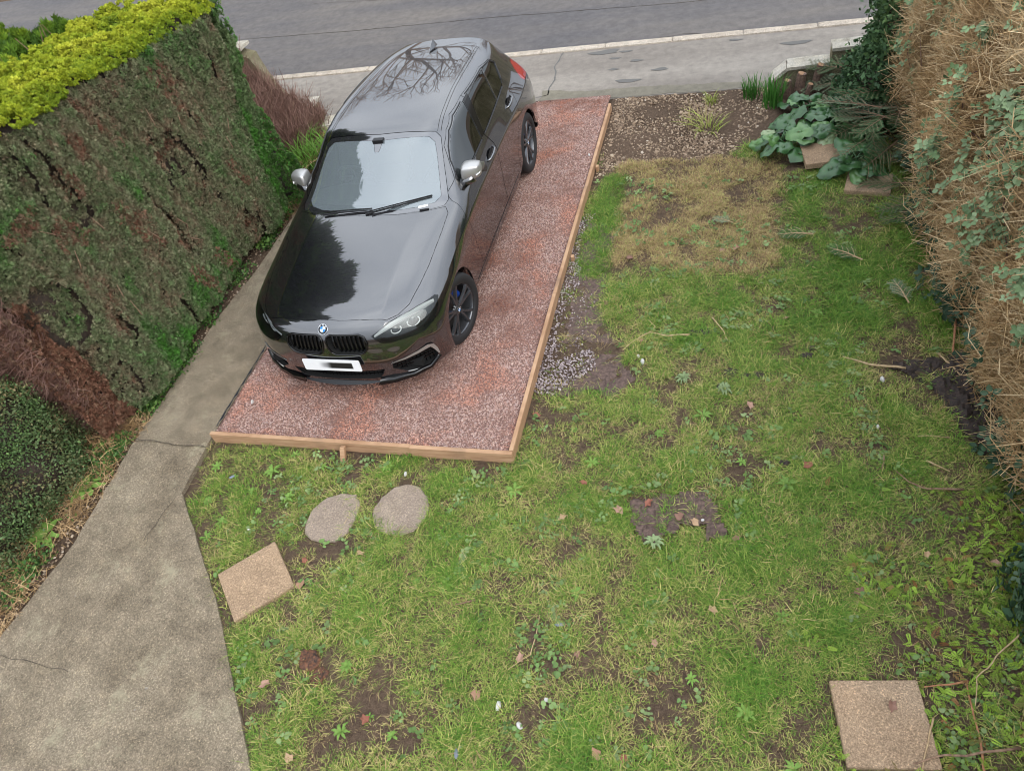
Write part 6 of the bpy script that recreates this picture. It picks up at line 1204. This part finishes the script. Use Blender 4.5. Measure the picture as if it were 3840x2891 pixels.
for k, (dx, dy, h, r) in enumerate(((0, 0, .24, .055), (.17, .05, .30, .05), (-.13, -.06, .20, .045), (.08, -.12, .17, .035))):
    m = MB(); m.tube([(dx, dy, -.05), (dx * 1.05, dy, h * .5), (dx * 1.15 + .01, dy + .01, h)], [r * 1.3, r, r * .9], 9); st = m.build('stem', bpy.data.materials.get('stump_bark') or bark('stump_bark', (.07, .042, .03), (.19, .12, .085)), stp, False)
    m = MB(); m.tube([(dx * 1.15 + .01, dy + .01, h - .002), (dx * 1.15 + .012, dy + .01, h + .004)], r * .82, 9); m.build('cut_face', plain('cut_wood', (.34, .19, .10), .8), st)
# ------------------------------------------------------------------ dry brown shrub by the broken wall
ds = empty('dry_shrub', (-6.0, 8.35, 0)); tag(ds, 'bare reddish-brown twiggy shrub between the hedge end and the broken wall', 'shrub')
n = 1250; x = RNG.uniform(-.55, .42, n); y = RNG.uniform(-.55, .35, n); hh = np.clip(1.0 - .95 * (x + .5), .22, 1.05); z = RNG.random(n) * hh; scatter('twigs', np.stack([x, y, z], 1), TWR, dir_euler(np.stack([RNG.normal(.12, .3, n), RNG.normal(-.1, .3, n), np.ones(n)], 1)), RNG.uniform(.6, 1.15, n), np.clip(RNG.normal(.5, .2, n) + .25 * (z / hh - .5), .02, .98), ds)
for k in range(26):
    m = MB(); x0, y0 = RNG.uniform(-.45, .35), RNG.uniform(-.4, .2); h = float(np.clip(1.05 - .9 * (x0 + .5), .3, 1.1)) * RNG.uniform(.7, 1.15); m.tube([(x0, y0, 0), (x0 + RNG.normal(.03, .04), y0 + RNG.normal(0, .04), h * .5), (x0 + RNG.normal(.08, .08), y0 + RNG.normal(-.03, .08), h)], [.008, .006, .003], 5); m.build('stem', M_TWIG, ds, True)
twig([(-5.55, 6.9), (-5.35, 7.25), (-5.2, 7.7), (-5.45, 8.0)], .008, M_STRAW, 'long pale dead cane curving out from the dry shrub toward the car', .12); twig([(-5.25, 7.0), (-5.0, 6.8)], .006, M_STRAW, 'short dead cane on the leaf litter by the car door', .03)
# litter of dead stalks in the corner beyond the hedge, and weeds along the path foot
n = 260; x = RNG.uniform(-5.75, -5.1, n); y = RNG.uniform(6.3, 8.6, n); scatter('dead_stalks', np.stack([x, y, np.full(n, .015)], 1), TWC, dir_euler(np.stack([RNG.normal(0, 1, n), RNG.normal(0, 1, n), np.full(n, .12)], 1)), RNG.uniform(.4, .9, n), np.clip(RNG.normal(.35, .2, n), .02, .98))['label'] = 'dead stalks and litter on the soil beyond the hedge end'
n = 420; x = RNG.uniform(-5.6, -5.12, n); y = RNG.uniform(.8, 3.4, n); k = x < -5.12 - .04 * np.sin(y * 7); scatter('path_litter', np.stack([x, y, np.full(n, .012)], 1)[k], TWC, dir_euler(np.stack([RNG.normal(0, 1, n), RNG.normal(0, 1, n), np.full(n, .15)], 1)[k]), RNG.uniform(.4, .9, k.sum()), np.clip(RNG.normal(.5, .2, k.sum()), .02, .98))['label'] = 'dry stalks and litter along the near hedge foot'
M_GCOV = leafmat('ground_cover_leaf', (0, (.03, .07, .02)), (.6, (.07, .15, .035)), (1, (.13, .23, .05))); GC = [leaf_cluster('leaf_cluster', M_GCOV, 90 + k, 10, .035, .020, .028) for k in range(3)]
n = 2200; y = RNG.uniform(.9, 7.6, n); x = -5.14 - np.abs(RNG.normal(0, .13, n)) - .06 * (y < 3.4); a = fnoise(x, y, 2.3, 61); k = RNG.random(n) < np.clip(.30 + 1.6 * a + .35 * ((y > 2.6) & (y < 4.2)), 0, 1); scatter('ground_cover', np.stack([x, y, RNG.uniform(.01, .06, n)], 1)[k], GC, randrot(k.sum(), .5), RNG.uniform(.7, 1.4, k.sum()))['label'] = 'leafy green weeds growing along the hedge foot beside the path'
DOCK = rosette(31, M_WEED1, 10, .20, .045)
for (x, y, s, lab) in ((-5.24, 2.60, 1.0, 'broad-leaved dock plant beside the path crack'), (-5.33, 2.12, 1.15, 'large broad-leaved dock plant at the near hedge foot'), (-5.26, 6.0, .7, 'bright leafy weed beside the car bonnet at the hedge foot'), (-5.32, 6.75, .7, 'leafy weed under the far hedge end')):
    o = obj('dock_plant', DOCK); o.location = (x, y, .02); s *= .72; o.scale = (s, s, s * 2.2); o.rotation_euler = (0, 0, x * 9); tag(o, lab, 'weed')
# ------------------------------------------------------------------ bare trees across the road (mirrored in the car roof and windows)
def bare_tree(loc, h, seed, label):
    q = random.Random(seed); root = empty('bare_tree', loc); tag(root, label, 'tree'); tr = MB(); br = MB()
    def grow(p, d, l, r, lev):
        pts = [p]; c = p; dd = d
        for i in range(3): dd = (dd + Vector((q.gauss(0, .16), q.gauss(0, .16), q.gauss(.03, .1)))).normalized(); c = c + dd * l / 3; pts.append(c)
        (tr if lev < 1 else br).tube(pts, [r, r * .85, r * .72, r * .6], 6 if lev < 2 else 3, False)
        if lev >= 5: return
        for k in range(5 if lev == 0 else (4 if lev < 3 else 3)):
            t = q.choice((2, 3, 3)); s = Vector((q.gauss(0, 1), q.gauss(0, 1), q.gauss(.25, .5))).normalized(); grow(pts[t], (dd * .75 + s * .75).normalized(), l * q.uniform(.62, .82), r * .55, lev + 1)
    grow(Vector((0, 0, 0)), Vector((0, 0, 1)), h * .25, h * .02, 0)
    tr.build('trunk', M_TWIG, root, True); br.build('crown', M_TWIG, root); return root
bare_tree((-8.0, 20.5, -.1), 15, 5, 'bare spreading tree across the road, opposite the parked car'); bare_tree((5.5, 23, -.1), 10, 8, 'bare tree across the road, opposite the brown hedge'); bare_tree((-3.0, 24.5, -.1), 9, 12, 'bare tree across the road between two others')
# ------------------------------------------------------------------ tall conifers beyond the hedge, out of view but mirrored in the bonnet
def tall_conifer(loc, r, z0, z1, seed, label):
    root = empty('tall_conifer', loc); tag(root, label, 'tree'); m = MB(); m.tube([(0, 0, 0), (0, 0, z1 * .5), (0, 0, z1 * .97)], [.16, .11, .03], 8); m.build('trunk', M_TWIG, root)
    n = 5200; t = RNG.random(n) ** 1.3; z = z0 + (z1 - z0) * t; rr = r * (1 - t) ** .3 * np.minimum(1, .6 + 3 * t) * RNG.uniform(.55, 1.05, n); a = RNG.random(n) * 6.283; rr *= 1 + .22 * np.sin(a * 5 + z * 3)
    scatter('crown', np.stack([rr * np.cos(a), rr * np.sin(a), z], 1), SPG, dir_euler(np.stack([np.cos(a), np.sin(a), RNG.normal(.3, .4, n)], 1)), RNG.uniform(3.5, 6.5, n), np.clip(RNG.normal(.22, .12, n), .02, .9), root); return root
tall_conifer((-9.0, 7.7, -.05), 1.75, 3.5, 9.5, 1, 'tall dark conifer beyond the hedges, beside the low mossy wall'); tall_conifer((-9.5, 4.6, -.05), 1.8, 3.5, 10, 2, 'tall dark conifer beyond the hedges, further from the road'); tall_conifer((-9.4, 6.2, -.05), 1.5, 3.5, 9.2, 3, 'tall dark conifer between two others beyond the hedges')
